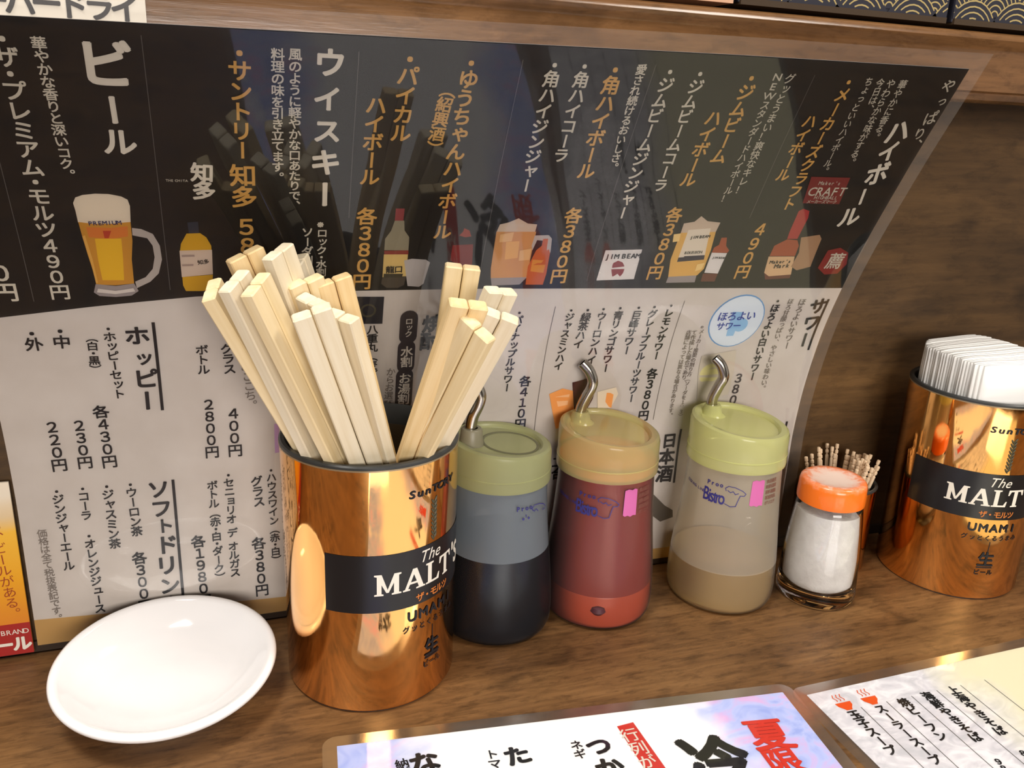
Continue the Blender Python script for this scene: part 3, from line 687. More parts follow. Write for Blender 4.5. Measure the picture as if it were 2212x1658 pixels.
def copper_cup(name, c, a_lab, label, cat='cup'):
    t = empty(name, (c[0], c[1], 0), label, cat); og = (c[0], c[1], 0)
    lathe('body', [(R-.25, .05), (R-.08, .06), (R, .2), (R, HC-.05)], M_copper, t, c, 96)
    lathe('base', [(0, .0), (R-.12, 0), (R-.12, .1), (0, .1)], M_rim, t, c, 64)
    lathe('rim', [(R-.28, HC-.9), (R-.26, HC-.02), (R-.2, HC+.06), (R-.05, HC+.06), (R+.02, HC), (R+.02, HC-.12), (R, HC-.14)], M_rim, t, c, 96)
    lathe('lip', [(R+.0, HC-.18), (R+.035, HC-.17), (R+.035, HC-.11), (R+.0, HC-.1)], mat('lip', (170, 150, 120), .3, .6), t, c, 96)
    lathe('liner', [(R-.2, HC-.85), (R-.24, HC-1), (R-.24, .3), (0, .3)], M_liner, t, c, 96)
    d = Vector((-c[0], -CAMD-c[1])); a0 = math.atan2(d.y, d.x)+a_lab; mp = cupmap(c, a0)
    # black label, 2.54 rad wide
    n = 48; V = []; F = []
    for i in range(n+1):
        for z in (5.06, 7.76): V.append(mp(2.54*i/n, z, R+.01))
    F = [(2*i, 2*i+2, 2*i+3, 2*i+1) for i in range(n)]
    o = mk('label', V, F, M_lbl, t, True, og); tagit(o, 'black band wrapped round the cup')
    K = 1/R
    ik = Ink()
    poly_letters(ik, .54, 5.87, 1.0, K*.92*1.0)
    vtext(ik, "'", (.54+4.12*K, 6.6), (.54+4.42*K, 6.6), .03, 1*K, vert=False) if 0 else None
    # apostrophe and S
    def gl(ch, x, z, s, wt, sx=1, sh=0, ink=None):
        V_, F_ = glyph(ch, wt); (ink or ik).add([(x+(px+sh*py)*s*sx*K, z+py*s, pz) for px, py, pz in V_], F_)
    gl("'", .54+4.35*K, 6.55, 1.2, .04); gl('S', .54+4.85*K, 6.37, 1.38, .03)
    for i, ch in enumerate('The'): gl(ch, 1.13+[0, .42, .78][i]*K*1.05, 7.3, .78, .0, .95, .35)
    printed('white_lettering', ik, lambda a, b: mp(a, b, R+.022), M_white, t, og, cut=(0, .08))
    ik2 = Ink()
    for i, ch in enumerate('SUNTORY'): gl(ch.lower() if ch in 'UN' else ch, .965+i*.103, 10.3, .47, .03, 1.35, .12, ik2)
    for i, ch in enumerate('UMAMI'): gl(ch, .975+i*.148, 4.55, .66, .03, 1.05, 0, ik2)
    for i, ch in enumerate('グッとくるうまみ'): gl(ch, .90+i*.104, 3.93, .36, .01, 1, 0, ik2)
    for i, ch in enumerate('ビール'): gl(ch, 1.17+i*.095, 1.8, .36, .02, 1, 0, ik2)
    gl('生', 1.265, 2.6, .95, .03, 1, 0, ik2)
    for z in (2.1, ): rect2(ik2, (1.15, z), (1.38, z), .06)
    rect2(ik2, (1.265, 3.7), (1.265, 3.1), .01)
    printed('black_lettering', ik2, lambda a, b: mp(a, b, R+.012), M_ink['K'], t, og, cut=(0, .08))
    ik3 = Ink()
    for i, ch in enumerate('ザ・モルツ'): gl(ch, 1.07+i*.098, 5.38, .44, .02, 1, 0, ik3)
    printed('orange_lettering', ik3, lambda a, b: mp(a, b, R+.022), mat('label_orange', (206, 120, 52), .5), t, og, cut=(0, .08))
    # ear of barley
    V = []; F = []
    for k in range(9):
        for s in (-1, 1):
            z = 8.0+k*.21+(s > 0)*.08; m_ = len(V)
            for q in range(8):
                a = q*math.pi/4; lx, ly = .055*math.cos(a), .17*math.sin(a); g = -.55*s
                V.append(mp(1.265+(s*.075+lx*math.cos(g)-ly*math.sin(g))/R, z+lx*math.sin(g)+ly*math.cos(g), R+.012))
            V.append(mp(1.265+s*.075/R, z, R+.06)); F += [(m_+q, m_+(q+1) % 8, m_+8) for q in range(8)]
    o = mk('barley_ear', V, F, mat('barley', (70, 66, 46), .5), t, org=og); o['kind'] = 'stuff'
    return t
CUP1 = (5.851, -4.866); CUP2 = (40.906, -4.811)
copper_cup('copper_cup', CUP1, -.511, 'copper cup full of wooden chopsticks with a black label band, right of the white dish')
copper_cup('copper_cup', CUP2, -.721, 'copper cup packed with white napkins at the right edge of the counter')

# ================================================================ CHOPSTICKS
def woodpale(i):
    c1, c2 = [((244, 226, 188), (228, 204, 154)), ((238, 228, 204), (222, 206, 174)), ((240, 216, 170), (224, 192, 136))][i]
    m = mat('chopstick_wood', c1, .6); n = noise(m, (60, 60, 3), 3, 5, .6)
    r = ramp(m, n.outputs['Fac'], [(.3, c2), (.65, c1)]); lk(m, r.outputs[0], P(m).inputs['Base Color']); bump(m, n.outputs['Fac'], .3, .0004); return m
M_cs = [woodpale(0), woodpale(1), woodpale(2)]
STK = [  # top, bottom (cm), turn in degrees, wood, words
    ((-.32, -7.78, 18.9), (7.28, -1.81, .4), 66, 0, 'leftmost pair of joined pale wooden chopsticks in the copper cup, leaning out over the menu'),
    ((.95, -6.29, 19.86), (7.92, -2.64, .4), 18, 2, 'tall broad pair of chopsticks at the back left of the bunch'),
    ((2.1, -7.24, 20.1), (8.11, -3.11, .4), 48, 1, 'tallest pair of chopsticks in the bunch, seen edge on, left of centre'),
    ((2.96, -5.5, 19.49), (8.72, -3.07, .4), 70, 1, 'pair of chopsticks at the back showing only a short stub, right of the tallest pair'),
    ((.47, -8.79, 19.36), (7.45, -3.06, .4), 48, 1, 'second pair of chopsticks from the left, greyish wood'),
    ((1.17, -9.35, 19.33), (8.45, -3.91, .4), 50, 0, 'third pair of chopsticks from the left in the front of the bunch'),
    ((3.02, -7.2, 19.0), (8.59, -2.89, .4), 20, 0, 'broad flat pair of chopsticks behind the front pairs in the middle of the left bunch'),
    ((4.11, -6.9, 18.97), (8.92, -3.43, .4), 14, 2, 'yellowish pair of chopsticks with a deep groove at the right back of the left bunch'),
    ((3.15, -8.6, 18.54), (7.92, -2.6, .4), -60, 1, 'pair of chopsticks with a bright slanting top end, just behind the broad front pair'),
    ((2.97, -9.9, 18.44), (8.6, -5.0, .4), 0, 1, 'broad pale pair of chopsticks facing front in the middle of the cup'),
    ((4.15, -8.92, 18.02), (8.9, -4.5, .4), -52, 1, 'pair of chopsticks turned edge on at the right side of the left bunch'),
    ((9.36, -6.69, 19.31), (8.26, -2.51, .4), 8, 0, 'nearly upright pair of chopsticks at the back of the right bunch'),
    ((8.31, -11.26, 18.85), (5.56, -1.9, .4), 22, 2, 'pair of chopsticks with a notched top, leftmost of the right bunch'),
    ((10.4, -8.6, 18.73), (6.53, -1.67, .4), 42, 1, 'narrow looking pair of chopsticks furthest back on the right of the right bunch'),
    ((10.01, -9.9, 18.06), (5.95, -1.6, .4), 12, 1, 'rightmost broad pair of chopsticks leaning right above the soy sauce bottle'),
    ((8.58, -11.63, 18.05), (6.19, -1.7, .4), -24, 0, 'front pair of the right bunch of chopsticks, lowest of them'),
]
for (T, B_, ang, wi, lb) in STK:
    T = Vector(T); B_ = Vector(B_)
    # keep the stick inside the rim, then let it go on down to the floor or the wall of the cup
    cc = Vector((CUP1[0], CUP1[1], 0)); f = (HC-B_.z)/(T.z-B_.z); X = B_+(T-B_)*f; h = Vector((X.x-cc.x, X.y-cc.y, 0))
    if h.length > 3.02: h = h*(3.02/h.length)
    X = Vector((cc.x+h.x, cc.y+h.y, HC)); dn = (X-T).normalized(); B_ = X.copy()
    while B_.z > .4 and (Vector((B_.x-cc.x, B_.y-cc.y)).length < 3.05 or B_.z > 9): B_ += dn*.1
    ax = (T-B_).normalized()
    org = tuple(B_); st = empty('chopsticks', org, lb, 'chopsticks', 'disposable chopsticks in the copper cup')
    view = (CAM-T).normalized(); e1 = (view.cross(ax)).normalized()*1.0
    e1 = -e1 if e1.dot(rr) < 0 else e1
    e2 = ax.cross(e1); e2 = -e2 if e2.dot(view) < 0 else e2
    a = math.radians(ang); wv = e1*math.cos(a)-e2*math.sin(a); tv = e2*math.cos(a)+e1*math.sin(a)
    rnd = random.Random(lb)
    for s in (-1, 1):
        V = []; F = []; L = (T-B_).length
        hw1, ht1 = .345, .265; hw0, ht0 = .25, .2; ch = .05; dl = rnd.uniform(-.06, .06)
        secs = [(0, 0), (L*.97+dl, 0), (L+dl-.05, 0), (L+dl, .045)]
        for (dd, ins) in secs:
            f = dd/L; hw = hw0+(hw1-hw0)*f-ins; ht = ht0+(ht1-ht0)*f-ins
            off = s*((hw0+(hw1-hw0)*f)+.022)
            for (px, py) in ((-hw+ch, -ht), (hw-ch, -ht), (hw, -ht+ch), (hw, ht-ch), (hw-ch, ht), (-hw+ch, ht), (-hw, ht-ch), (-hw, -ht+ch)):
                V.append(B_+ax*dd+wv*(off+px)+tv*py)
        for k in range(len(secs)-1):
            for q in range(8): F.append((k*8+q, k*8+(q+1) % 8, (k+1)*8+(q+1) % 8, (k+1)*8+q))
        F.append(tuple(range(7, -1, -1))); F.append(tuple(range((len(secs)-1)*8, len(secs)*8)))
        # object axis along the stick so the grain follows it
        me = bpy.data.meshes.new('stick'); Mx = Matrix((wv, tv, ax)).transposed()
        me.from_pydata([tuple(Mx.inverted() @ ((v-B_)*U)) for v in V], [], F); me.update()
        o = link('stick', me, st, M_cs[wi]); o.matrix_local = Mx.to_4x4(); fix(o)

# ================================================================ NAPKINS in the right cup
M_nap = mat('napkin_paper', (240, 240, 238), .6, sss=.0)
nn_ = noise(M_nap, (1, 1, 1), 30, 2); bump(M_nap, nn_.outputs['Fac'], .15, .002)
rnd = random.Random(4)
NN = 28
for i in range(NN):
    f = i/(NN-1)                       # 0 front, 1 back
    y = -2.05+4.9*f; half = math.sqrt(max(3.5**2-y*y, 1))
    xl = -min(half, 3.02-.0*f)+rnd.uniform(-.05, .05); xr = min(half, 3.0)
    bow = .9*(1-f)**1.5
    org = (CUP2[0], CUP2[1]+y, 2.5)
    zt = 13.75+rnd.uniform(-.03, .03)
    V = []; F = []; nx, nz = 14, 8; th = .0905
    for side in (-1, 1):
        for k in range(nx+1):
            x = xl+(xr-xl)*k/nx; t = x/3.3
            for j in range(nz+1):
                z = 2.5+(zt-2.5)*j/nz
                yy = y-bow*(1-t*t)*.9+.25*f*math.sin(t*2)+side*(th if j < nz else .05)
                fan = 0
                V.append((CUP2[0]+x+(.35*(t*t*t) if t > 0 else 0)*0, CUP2[1]+yy+fan, z-(.25*abs(t)**5 if j == nz else 0)))
    W_ = (nx+1)*(nz+1)
    for k in range(nx):
        for j in range(nz):
            q = k*(nz+1)+j; F.append((q, q+nz+1, q+nz+2, q+1)); F.append((W_+q, W_+q+1, W_+q+nz+2, W_+q+nz+1))
    for k in range(nx):                 # fold along the top, open below
        q = k*(nz+1)+nz; F.append((q, q+nz+1, W_+q+nz+1, W_+q))
    for j in range(nz):                 # folded side edges
        for q in (j, nx*(nz+1)+j): F.append((q, q+1, W_+q+1, W_+q))
    o = mk('napkin', V, F, M_nap, None, True, org); fix(o)
    if i == 0: tagit(o, 'front white folded napkin in the right copper cup, its broad face showing', 'napkin', 'folded napkins in the right copper cup')
    elif i == NN-1: tagit(o, 'rearmost white folded napkin in the right copper cup, against its back rim', 'napkin', 'folded napkins in the right copper cup')
    else: tagit(o, 'white folded napkin inside the tight stack in the right copper cup, only its edge showing', 'napkin', 'inner napkins of the stack in the right copper cup')

# ================================================================ DISH
dc = Vector((-3.2, -5.05, 0)); tilt = math.atan(.07)
dish = empty('dish', (dc.x, dc.y, 0), 'small round white porcelain dish lying empty left of the chopstick cup', 'dish')
pr = [(0, .22), (2.2, .22), (2.3, .0), (2.5, .0), (2.62, .25), (3.4, .62), (4.1, 1.1), (4.5, 1.42), (4.62, 1.55), (4.66, 1.68), (4.62, 1.8), (4.5, 1.86), (4.36, 1.83), (4.22, 1.72), (3.9, 1.38), (3.2, .86), (2.4, .56), (1.4, .46), (0, .44)]
o = lathe('bowl', pr, M_porc, dish, (dc.x, dc.y), 96, ang=60)
dish.rotation_euler = (math.atan(.066), 0, 0); dish.location.z = 2.5*math.sin(tilt)*U

# ================================================================ SQUEEZE BOTTLES
RB = [(0, .12), (2.1, .12), (2.3, 0), (2.6, .02), (2.8, .15), (2.91, .42), (2.95, 1.0), (2.9, 2.4), (2.8, 3.6), (2.68, 4.8), (2.57, 6.2), (2.5, 7.4), (2.47, 8.3)]
def rad(z):
    for (r1, z1), (r2, z2) in zip(RB[4:], RB[5:]):
        if z <= z2: return r1+(r2-r1)*(z-z1)/(z2-z1)
    return 2.47
M_capin = None
def liquid(name, col, alpha=1.0):
    return frosted(name, col if alpha < 1 else (0, 0, 0), 1-alpha, col, .3)
def bottle(c, label, capc, shell, liq, zl, nub, spout, worn=0, extra=None):
    t = empty('squeeze_bottle', (c[0], c[1], 0), label, 'bottle', 'frosted sauce bottles on the counter'); og = (c[0], c[1], 0)
    pr = [(r*(1 if z < 1 or not worn else 1-.035*min(1, (z-1)/6)), z) for r, z in RB]
    for i in range(len(pr)-1):
        (r1, z1), (r2, z2) = pr[i], pr[i+1]
        if i > 3 and z1 < zl < z2: pr.insert(i+1, (r1+(r2-r1)*(zl-z1)/(z2-z1), zl)); break
    bo = lathe('body', pr, list(shell), t, c, 80, ang=70)       # plastic wetted by the liquid turns clearer
    for p_ in bo.data.polygons: p_.material_index = 1 if p_.center.z < zl*U else 0
    # liquid
    k = .1
    lp = [(0, .25), (2.3, .25)]+[(r-k, z) for r, z in RB[4:] if z < zl and z > .1]+[(rad(zl)-k, zl), (0, zl)]
    if liq: lathe('liquid', lp, liq, t, c, 64, ang=50)
    lift = .06 if worn else .26; kc = .965 if worn else 1
    sl = lambda x, y, z: (0 if z < 9.2 else lift-x*.075+y*(.02 if worn else .075))
    cp = lathe('cap', [(r*kc, z) for r, z in [(2.48, 8.15), (2.62, 8.18), (2.64, 8.35), (2.6, 9.1), (2.6, 9.75), (2.55, 9.92), (2.42, 10.0), (2.15, 9.97), (2.05, 9.88), (2.02, 9.8), (1.2, 9.79), (0, 9.79)]], capc, t, c, 80, slope=sl, ang=35)
    lathe('cap_ring', [(r*kc, z) for r, z in [(2.6, 8.72), (2.635, 8.74), (2.635, 8.79), (2.6, 8.81)]], capc, cp, c, 64)
    nz = 9.8+sl(nub[0], nub[1], 10); nc = (c[0]+nub[0], c[1]+nub[1])
    lathe('nozzle_base', [(.62, nz-.15), (.58, nz+.15), (.52, nz+.75), (.46, nz+.82), (.3, nz+.82)] if worn else [(.75, nz-.1), (.55, nz+.08), (.46, nz+.4), (.4, nz+.52), (.25, nz+.52)], capc if not worn else mat('nozzle_grey', (120, 116, 96), .4), cp, nc, 32, org=og)
    d = Vector((nc[0], nc[1]+CAMD)).normalized(); lat = Vector((d.y, -d.x))
    tube('spout', [(nc[0]+lat.x*l, nc[1]+lat.y*l, z) for l, z in spout], .285, M_steel, cp, og, 24, .2)
    a0 = math.atan2(-CAMD-c[1], -c[0])
    def mp(a, z): r = rad(z)+.025; return (c[0]+r*math.cos(a0+a), c[1]+r*math.sin(a0+a), z)
    K = 1/2.6; ik = Ink()
    def gl(ch, x, z, s, wt, sx=1, ink=None):
        V_, F_ = glyph(ch, wt); (ink or ik).add([(x+px*s*sx*K, z+py*s, pz) for px, py, pz in V_], F_)
    M_navy = mat('navy_ink', (52, 50, 120), .4)
    def ln(pts, w=.04, ink=None):
        for a, b in zip(pts, pts[1:]):
            A_ = Vector((a[0]*2.6, a[1])); B2 = Vector((b[0]*2.6, b[1])); dd = (B2-A_).normalized(); n2 = Vector((-dd.y, dd.x))*w/2; A_ -= dd*w*.3; B2 += dd*w*.3
            (ink or ik).add([((q.x)/2.6, q.y) for q in (A_-n2, B2-n2, B2+n2, A_+n2)], [(0, 1, 2, 3)])
    if not worn: off = 0
    else: off = .86
    for i, ch in enumerate('Proo'): gl(ch, -.47+off+i*.092, 7.42, .33, .03)
    toast = [(-.09, 7.17), (-.11, 7.3), (-.05, 7.43), (.09, 7.4), (.24, 7.25), (.31, 7.1), (.28, 6.98), (.2, 6.98)]
    if not worn:
        for i, ch in enumerate('Bistro'): gl(ch, -.49+[0, .075, .13, .2, .26, .33][i], 6.74+(i == 0)*.03, 1.02, .02, .66)
        for i, ch in enumerate('COOKING LINE'): gl(ch, -1.06+i*.045, 7.0-.015*i, .22, .005)
        ln(toast+[(.17, 6.75), (.13, 6.38), (.03, 6.33), (-.09, 6.45)]); ln([(-.06, 7.2), (0, 7.1), (.05, 7.18), (.1, 7.03), (.16, 7.1)])
    else:
        ln([(x+off-.05, z) for x, z in toast]); ln([(x+off-.05, z) for x, z in [(-.1, 7.22), (-.05, 7.12), (0, 7.2), (.05, 7.05)]])
        for i, ch in enumerate("・'・"): gl(ch, .5+i*.06, 6.85, .6, .0)
    o = printed('blue_lettering', ik, mp, M_navy, t, og, cut=(0, .1))
    if not worn:
        pk = Ink(); e = [(.40, 6.5), (.44, 6.42), (.50, 6.46), (.56, 6.38), (.62, 6.45), (.69, 6.42), (.7, 7.8), (.64, 7.86), (.58, 7.8), (.5, 7.86), (.42, 7.8), (.41, 7.2)]
        pk.add(e, [tuple(range(len(e)))]); printed('pink_patch', pk, mp, mat('pink_ink', (200, 100, 162), .5), t, og, cut=(0, .06))
        rd = Ink()
        for rI, s_ in enumerate(('食品衛生', '耐熱温度', '原料樹脂', '家庭用品', 'ポリエチ')):
            for i, ch in enumerate(s_): gl(ch, .79+i*.078, 7.72-rI*.3, .24, .005, 1, rd)
        printed('brown_lettering', rd, mp, mat('brown_ink', (130, 84, 74), .5), t, og, cut=(0, .1))
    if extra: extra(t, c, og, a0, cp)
    return t
SH_w = (frosted('frosted_shell', (.97, .93, .86), .56, (.80, .73, .62), .35), frosted('frosted_shell_wet', (.97, .94, .88), .86, (.72, .66, .56)))
SH_d = (frosted('frosted_shell_cool', (.90, .93, .98), .26, (.32, .37, .43)), frosted('frosted_shell_wet', (.9, .92, .96), .97, (.4, .45, .55)))
SH_p = (frosted('frosted_shell_red', (.98, .84, .82), .84, (.70, .50, .50)), frosted('frosted_shell_wet', (.98, .84, .80), .90, (.66, .46, .46)))
CAP_y = frosted('cap_yellow', (.96, .98, .66), .22, (.86, .88, .40), .15)
CAP_g = frosted('cap_olive', (.90, .92, .62), .22, (.60, .62, .32), .3)
CAP_o = frosted('cap_yellow_orange', (1, .94, .62), .48, (.88, .86, .42), .15)
L_soy = mat('soy', (12, 14, 19), .25)
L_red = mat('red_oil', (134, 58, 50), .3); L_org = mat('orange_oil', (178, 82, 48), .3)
L_vin = frosted('vinegar', (.98, .84, .52), .42, (.95, .70, .36), .3)
def ex_dark(t, c, og, a0, cp):
    lathe('cap_groove', [(1.3, 9.8), (1.34, 9.83), (1.42, 9.83), (1.46, 9.8)], mat('groove', (96, 96, 70), .5), cp, (c[0]+.45, c[1]-.1), 48, slope=lambda x, y, z: .06-(x+.45)*.075+y*.02, org=og)
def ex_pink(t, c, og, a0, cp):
    lathe('lower_liquid_band', [(0, .2), (2.35, .2)]+[(r-.07, z) for r, z in RB[4:] if .1 < z < 1.9]+[(rad(1.9)-.07, 1.9), (rad(2.0)-.12, 2.0)], L_org, t, c, 64, ang=50)  # brighter orange-red band low in the liquid, set by its own colour
    lathe('liquid_neck', [(2.3, 7.0), (2.3, 8.1), (2.5, 8.3), (2.5, 8.75), (0, 8.8)], mat('neck_liquid', (200, 100, 48), .4), t, c, 48)
    a = a0+.07; q = (c[0]+2.76*math.cos(a), c[1]+2.72*math.sin(a))
    lathe('dark_lump', [(0, .95), (.26, 1.02), (.42, 1.2), (.34, 1.42), (.12, 1.52), (0, 1.52)], mat('lump', (70, 30, 40), .6), t, q, 16, org=og)
def ex_white(t, c, og, a0, cp):
    pass
BD, BP, BW = (12.62, -2.9), (18.43, -2.987), (25.801, -3.555)
bottle(BD, 'frosted bottle half full of black soy sauce, olive cap, beside the chopstick cup', CAP_g, SH_d, L_soy, 4.6, (-1.56, -.1), [(-.06, 10.2), (-.06, 10.58), (.03, 11.32), (.28, 11.96), (.37, 12.43), (.2, 12.87), (-.05, 13.16)], 1, ex_dark)
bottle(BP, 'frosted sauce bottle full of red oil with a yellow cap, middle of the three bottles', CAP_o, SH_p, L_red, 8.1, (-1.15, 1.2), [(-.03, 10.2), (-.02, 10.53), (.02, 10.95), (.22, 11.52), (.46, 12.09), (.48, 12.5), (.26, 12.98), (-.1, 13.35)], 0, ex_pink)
bottle(BW, 'frosted sauce bottle of pale vinegar with a bright yellow cap, beside the salt shaker', CAP_y, SH_w, L_vin, 2.5, (-.95, 1.3), [(-.05, 10.2), (-.05, 10.6), (-.05, 11.1), (.18, 11.79), (.38, 12.36), (.18, 12.96), (-.19, 13.33)], 0, ex_white)

# ================================================================ SALT SHAKER
SC = (31.1, -5.25)
sh = empty('salt_shaker', (*SC, 0), 'small glass salt shaker with an orange cap dusted with salt, right of the vinegar bottle', 'salt shaker')
M_glass = mat('shaker_glass', (1, 1, 1), .02, trans=1, ior=1.45)
lathe('glass', [(0, .06), (1.6, .06), (1.75, 0), (2.0, .03), (2.13, .18), (2.15, .4), (2.1, 1.4), (2.02, 2.9), (1.9, 4.3), (1.78, 5.4), (1.68, 5.95), (1.55, 5.98), (1.65, 5.3), (1.78, 4.2), (1.9, 2.8), (1.98, 1.3), (1.94, .95), (1.7, .78), (0, .72)], M_glass, sh, SC, 72, ang=70)
M_salt = mat('salt', (236, 232, 224), .9); nn_ = noise(M_salt, (1, 1, 1), 160, 4); bump(M_salt, nn_.outputs['Fac'], .5, .002)
rp = ramp(M_salt, noise(M_salt, (1, 1, 1), 55, 4).outputs['Fac'], [(.3, (228, 225, 220)), (.6, (250, 248, 244))]); lk(M_salt, rp.outputs[0], P(M_salt).inputs['Base Color'])
lathe('salt', [(0, .8), (1.7, .84), (1.9, 1.0), (1.95, 1.4), (1.87, 2.8), (1.75, 4.2), (1.63, 5.3), (0, 5.4)], M_salt, sh, SC, 64, ang=70)
M_or = mat('orange_plastic', (238, 116, 28), .3, coat=.3)
tc = nd(M_or, 'ShaderNodeTexCoord'); mp_ = nd(M_or, 'ShaderNodeMapping'); ln_ = nd(M_or, 'ShaderNodeVectorMath'); ln_.operation = 'LENGTH'
mp_.inputs['Location'].default_value = (0, 0, -.2136); mp_.inputs['Scale'].default_value = (1, 1, 3)
lk(M_or, tc.outputs['Object'], mp_.inputs[0]); lk(M_or, mp_.outputs[0], ln_.inputs[0])
ns = noise(M_or, (1, 1, 1), 260, 5, .7); ad = nd(M_or, 'ShaderNodeMath'); ad.operation = 'MULTIPLY_ADD'; ad.inputs[1].default_value = .016
lk(M_or, ns.outputs['Fac'], ad.inputs[0]); lk(M_or, ln_.outputs['Value'], ad.inputs[2])
rp = ramp(M_or, ad.outputs[0], [(.0185, (255, 255, 255)), (.0245, (0, 0, 0))])
rp.color_ramp.elements[0].color = (.85, .85, .85, 1)
lk(M_or, mixc(M_or, rp.outputs[0], s2l((240, 116, 28)), s2l((238, 226, 216))), P(M_or).inputs['Base Color'])
lathe('cap', [(1.72, 5.8), (1.79, 5.84), (1.8, 6.0), (1.77, 6.8), (1.72, 7.0), (1.6, 7.1), (1.35, 7.1), (1.15, 7.04), (0, 7.0)], M_or, sh, SC, 72, ang=50)

# ================================================================ TOOTHPICKS
TC = (34.3, -2.3)
tp = empty('toothpick_holder', (*TC, 0), 'little copper cup full of toothpicks behind the salt shaker', 'cup')
lathe('body', [(0, 0), (1.95, 0), (2.03, .1), (2.03, 5.3)], M_copper, tp, TC, 64)
lathe('rim', [(2.03, 5.2), (2.06, 5.3), (2.0, 5.38), (1.88, 5.34), (1.85, 4.4)], M_rim, tp, TC, 64)
lathe('liner', [(1.9, 5.1), (1.9, .3), (0, .3)], M_liner, tp, TC, 48)
M_tp = mat('toothpick_wood', (226, 200, 168), .6)
pv = [(0, .02), (.25, .1), (5.75, .1), (5.8, .06), (5.87, .06), (5.9, .1), (6.06, .1), (6.1, .06), (6.16, .06), (6.2, .1), (6.42, .105), (6.46, .08)]
V = []; F = []; n = 8
for z, r in pv:
    for k in range(n): V.append((r*math.cos(2*math.pi*k/n), r*math.sin(2*math.pi*k/n), z))
for i in range(len(pv)-1):
    for k in range(n): F.append((i*n+k, i*n+(k+1) % n, (i+1)*n+(k+1) % n, (i+1)*n+k))
F += [tuple(range(n-1, -1, -1)), tuple(range((len(pv)-1)*n, len(pv)*n))]
pm = bpy.data.meshes.new('toothpick'); pm.from_pydata([tuple(Vector(v)*U) for v in V], [], F); pm.materials.append(M_tp)
rnd = random.Random(11)
tops = [(-2.3, .6, 6.75), (-1.75, .8, 6.8), (-1.15, 1.0, 7.1), (-.95, 1.05, 6.95), (.1, 1.3, 6.9), (.35, 1.2, 7.1)]
for k in range(32):
    a = rnd.uniform(-1.7, 1.5); q = rnd.uniform(.7, 2.35)
    tops.append((q*math.cos(a), q*math.sin(a)*.8, rnd.uniform(6.5, 6.95)))
for k, (dx, dy, z) in enumerate(tops):
    b = Vector((TC[0]+dx*.28, TC[1]+dy*.28, .35)); t_ = Vector((TC[0]+dx, TC[1]+dy, z)); d = (t_-b).normalized()
    t0 = b+d*((t_-b).length-6.46)
    o = bpy.data.objects.new('toothpick', pm); COL.objects.link(o); o.location = t0*U; o.rotation_euler = d.to_track_quat('Z', 'Y').to_euler()
    tagit(o, 'wooden toothpick with a grooved head in the little copper cup', 'toothpick', 'toothpicks in the little copper cup')

# ================================================================ FLAT LAMINATED MENUS
def flatmenu(name, TL, ang, w, h, label, base_mat, z):
    ca, sa = math.cos(ang), math.sin(ang)
    def q(x, y): return (TL[0]+x*ca+y*sa, TL[1]+x*sa-y*ca)
    t = empty(name, (TL[0], TL[1], z), label, 'menu'); og = (TL[0], TL[1], z)
    def rr_(x0, y0, x1, y1, r, z0, z1, nm, mt, lb=None):
        pts = []
        for (cx, cy, a0) in ((x0+r, y0+r, 180), (x1-r, y0+r, 270), (x1-r, y1-r, 0), (x0+r, y1-r, 90)):
            for s in range(5):
                a = math.radians(a0+s*22.5); pts.append((cx+r*math.cos(a), cy+r*math.sin(a)))
        n_ = len(pts); V = [(*q(*p_), z0) for p_ in pts]+[(*q(*p_), z1) for p_ in pts]
        F = [tuple(range(n_)), tuple(range(2*n_-1, n_-1, -1))]+[(i, n_+i, n_+(i+1) % n_, (i+1) % n_) for i in range(n_)]
        o = mk(nm, V, F, mt, t, org=og); fix(o); return tagit(o, lb)
    rr_(0, 0, w, h, .02, z+.01, z+.03, 'printed_sheet', base_mat)
    # film margin as a ring
    pts_o = []; m_ = .6
    for (cx, cy, a0) in ((-m_+.6, -m_+.6, 180), (w+m_-.6, -m_+.6, 270), (w+m_-.6, h+m_-.6, 0), (-m_+.6, h+m_-.6, 90)):
        for s in range(6):
            a = math.radians(a0+s*18); pts_o.append((cx+.6*math.cos(a), cy+.6*math.sin(a)))
    pts_i = [(min(max(x, 0), w), min(max(y, 0), h)) for x, y in pts_o]
    n_ = len(pts_o); V = [(*q(*p_), z+.02) for p_ in pts_o]+[(*q(*p_), z+.035) for p_ in pts_i]
    tagit(mk('film_edge', V, [(i, (i+1) % n_, n_+(i+1) % n_, n_+i) for i in range(n_)], M_film_edge, t, org=og), 'clear rounded margin of the laminate')
    V = [(*q(*p_), z+.06) for p_ in ((0, 0), (w, 0), (w, h), (0, h))]; mk('laminate_film', V, [(0, 3, 2, 1)], M_film_flat, t, org=og)
    return t, og
def watercolour(name, base, blots, sc, thr=.5):
    m = mat(name, base, .5)
    n1 = noise(m, (1, 1, 1), sc, 4, .55, dist=.4); n2 = noise(m, (1, 1.6, 1), sc*2.3, 3, .6, dist=1.5)
    r1 = ramp(m, n1.outputs['Fac'], [(thr-.05, (0, 0, 0)), (thr+.04, (255, 255, 255))])
    r2 = ramp(m, n2.outputs['Fac'], [(.35, blots[0]), (.5, blots[1]), (.65, blots[2])])
    lk(m, mixc(m, r1.outputs[0], s2l(base), r2.outputs[0]), P(m).inputs['Base Color']); return m
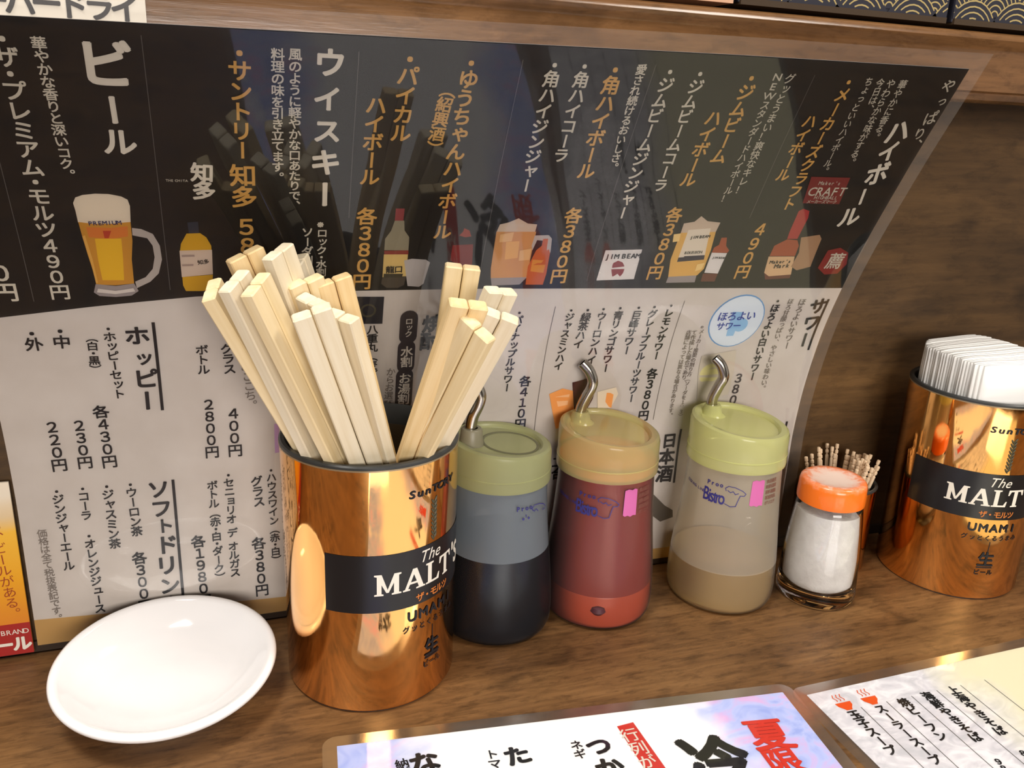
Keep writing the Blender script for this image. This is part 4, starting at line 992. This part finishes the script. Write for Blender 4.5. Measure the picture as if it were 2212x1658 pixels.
def zones(m, stops, amp, sc):
    """printed colour areas along the sheet's width, with ragged edges"""
    tc = nd(m, 'ShaderNodeTexCoord'); sp = nd(m, 'ShaderNodeSeparateXYZ'); lk(m, tc.outputs['Object'], sp.inputs[0])
    n = noise(m, (1, 1, 1), sc, 4, .6); a = nd(m, 'ShaderNodeMath'); a.operation = 'MULTIPLY_ADD'; a.inputs[1].default_value = amp
    lk(m, n.outputs['Fac'], a.inputs[0]); lk(m, sp.outputs[0], a.inputs[2])
    mr = nd(m, 'ShaderNodeMapRange'); mr.inputs[1].default_value = -.02; mr.inputs[2].default_value = .25; lk(m, a.outputs[0], mr.inputs[0])
    r = ramp(m, mr.outputs[0], [(p, (int(v),)*3) for p, v in stops]); return r.outputs[0]
M_mA = watercolour('summer_print', (246, 246, 250), ((168, 184, 238), (196, 206, 246), (222, 190, 232)), 14, .38)
M_mB = watercolour('marbled_print', (226, 224, 230), ((206, 206, 212), (222, 220, 226), (238, 238, 242)), 30, .35)
z_ = zones(M_mA, [(.24, 255), (.33, 0), (.72, 0), (.80, 255)], .05, 25)
src = P(M_mA).inputs['Base Color'].links[0].from_socket; mx_ = mixc(M_mA, z_, s2l((248, 248, 250)), src); lk(M_mA, mx_, P(M_mA).inputs['Base Color'])
z_ = zones(M_mB, [(.42, 0), (.52, 255)], .05, 20)
src = P(M_mB).inputs['Base Color'].links[0].from_socket; mx_ = mixc(M_mB, z_, src, s2l((236, 232, 204))); lk(M_mB, mx_, P(M_mB).inputs['Base Color'])
mA, oA = flatmenu('summer_menu', (3.45, -10.31), -.1028, 20.5, 29.2, 'white and lilac laminated menu with bold brush lettering, flat at the front of the counter', M_mA, .0)
mB, oB = flatmenu('noodle_menu', (24.74, -12.99), .012, 20.8, 29.2, 'pale marbled laminated menu with slanting columns of dishes lying at the front right', M_mB, .09)
T2 = """R|夏|21.63,-13.77,21.35,-15.63
R|限|21.19,-15.50,21.09,-17.04
w|行|15.57,-12.68,15.57,-13.47
w|列|15.58,-13.51,15.57,-14.30
w|が|15.58,-14.33,15.57,-15.09
K|つ|14.02,-12.80,13.97,-13.87
K|か|13.94,-14.02,13.90,-15.18
K|ネギ|13.14,-12.73,13.01,-13.79
K|た|10.48,-12.35,10.51,-13.43
K|トマト|9.53,-12.27,9.37,-13.89
K|な|6.68,-11.63,6.78,-12.83
K|納豆|5.82,-11.77,5.87,-12.88
K|冷|18.69,-14.12,18.18,-16.92
m|上海やきそば|31.86,-14.36,31.65,-17.72
m|海鮮やきそば|30.33,-14.35,30.24,-17.74
m|焼ビーフン|28.87,-14.42,28.76,-17.26
m|スーラースープ|27.47,-14.50,27.39,-18.35
m|玉子スープ|26.02,-14.49,25.94,-17.36
m|980円|30.03,-18.72,29.64,-20.22
m|880円|31.52,-18.63,31.05,-20.10"""
dA = {}; dB = {}
for c, t, a, b in parse(T2): vtext((dB if c == 'm' else dA).setdefault(c, Ink()), t, a, b, WT[c] if t not in ('冷', 'つ', 'か', 'た', 'な') else .045)
for dct, par, og, z in ((dA, mA, oA, .042), (dB, mB, oB, .132)):
    for c, ik in dct.items(): printed(NAMES[c], ik, lambda a, b, z=z: (a, b, z), M_ink[c] if c != 'w' else M_white, par, og)
ik = Ink(); ik.add([(15.27, -12.41), (16.08, -12.36), (16.2, -17.5), (15.3, -17.5)], [(0, 3, 2, 1)])
printed('red_banner', ik, lambda a, b: (a, b, .036), mat('banner_red', (206, 56, 46), .5), mA, oA)
ik = Ink()
for x in (26.65, 28.1, 29.55, 31.05, 32.5, 34.0):
    ik = Ink(); rect2(ik, (x, -14.4), (x-.25, -28), .04)
    printed('thin_rule', ik, lambda a, b: (a, b, .125), M_rg, mB, oB)
M_bo = mat('bowl_orange', (226, 92, 30), .5)
for x in (26.02, 27.45):
    ik = Ink()
    y = -14.02; pts = [(x-.42, y+.12), (x+.42, y+.12), (x+.38, y-.1), (x+.22, y-.28), (x+.15, y-.4), (x-.15, y-.4), (x-.22, y-.28), (x-.38, y-.1)]
    ik.add(pts, [tuple(range(8))])
    for k in (-.2, 0, .2):
        for s in range(5): rect2(ik, (x+k+.05*math.sin(s*1.6), y+.22+s*.09), (x+k+.05*math.sin((s+1)*1.6), y+.22+(s+1)*.09), .045)
    printed('bowl_mark', ik, lambda a, b: (a, b, .13), M_bo, mB, oB)['kind'] = 'stuff'
for o in list(bpy.data.objects):
    if o.type == 'MESH' and not o.data.polygons: bpy.data.objects.remove(o)
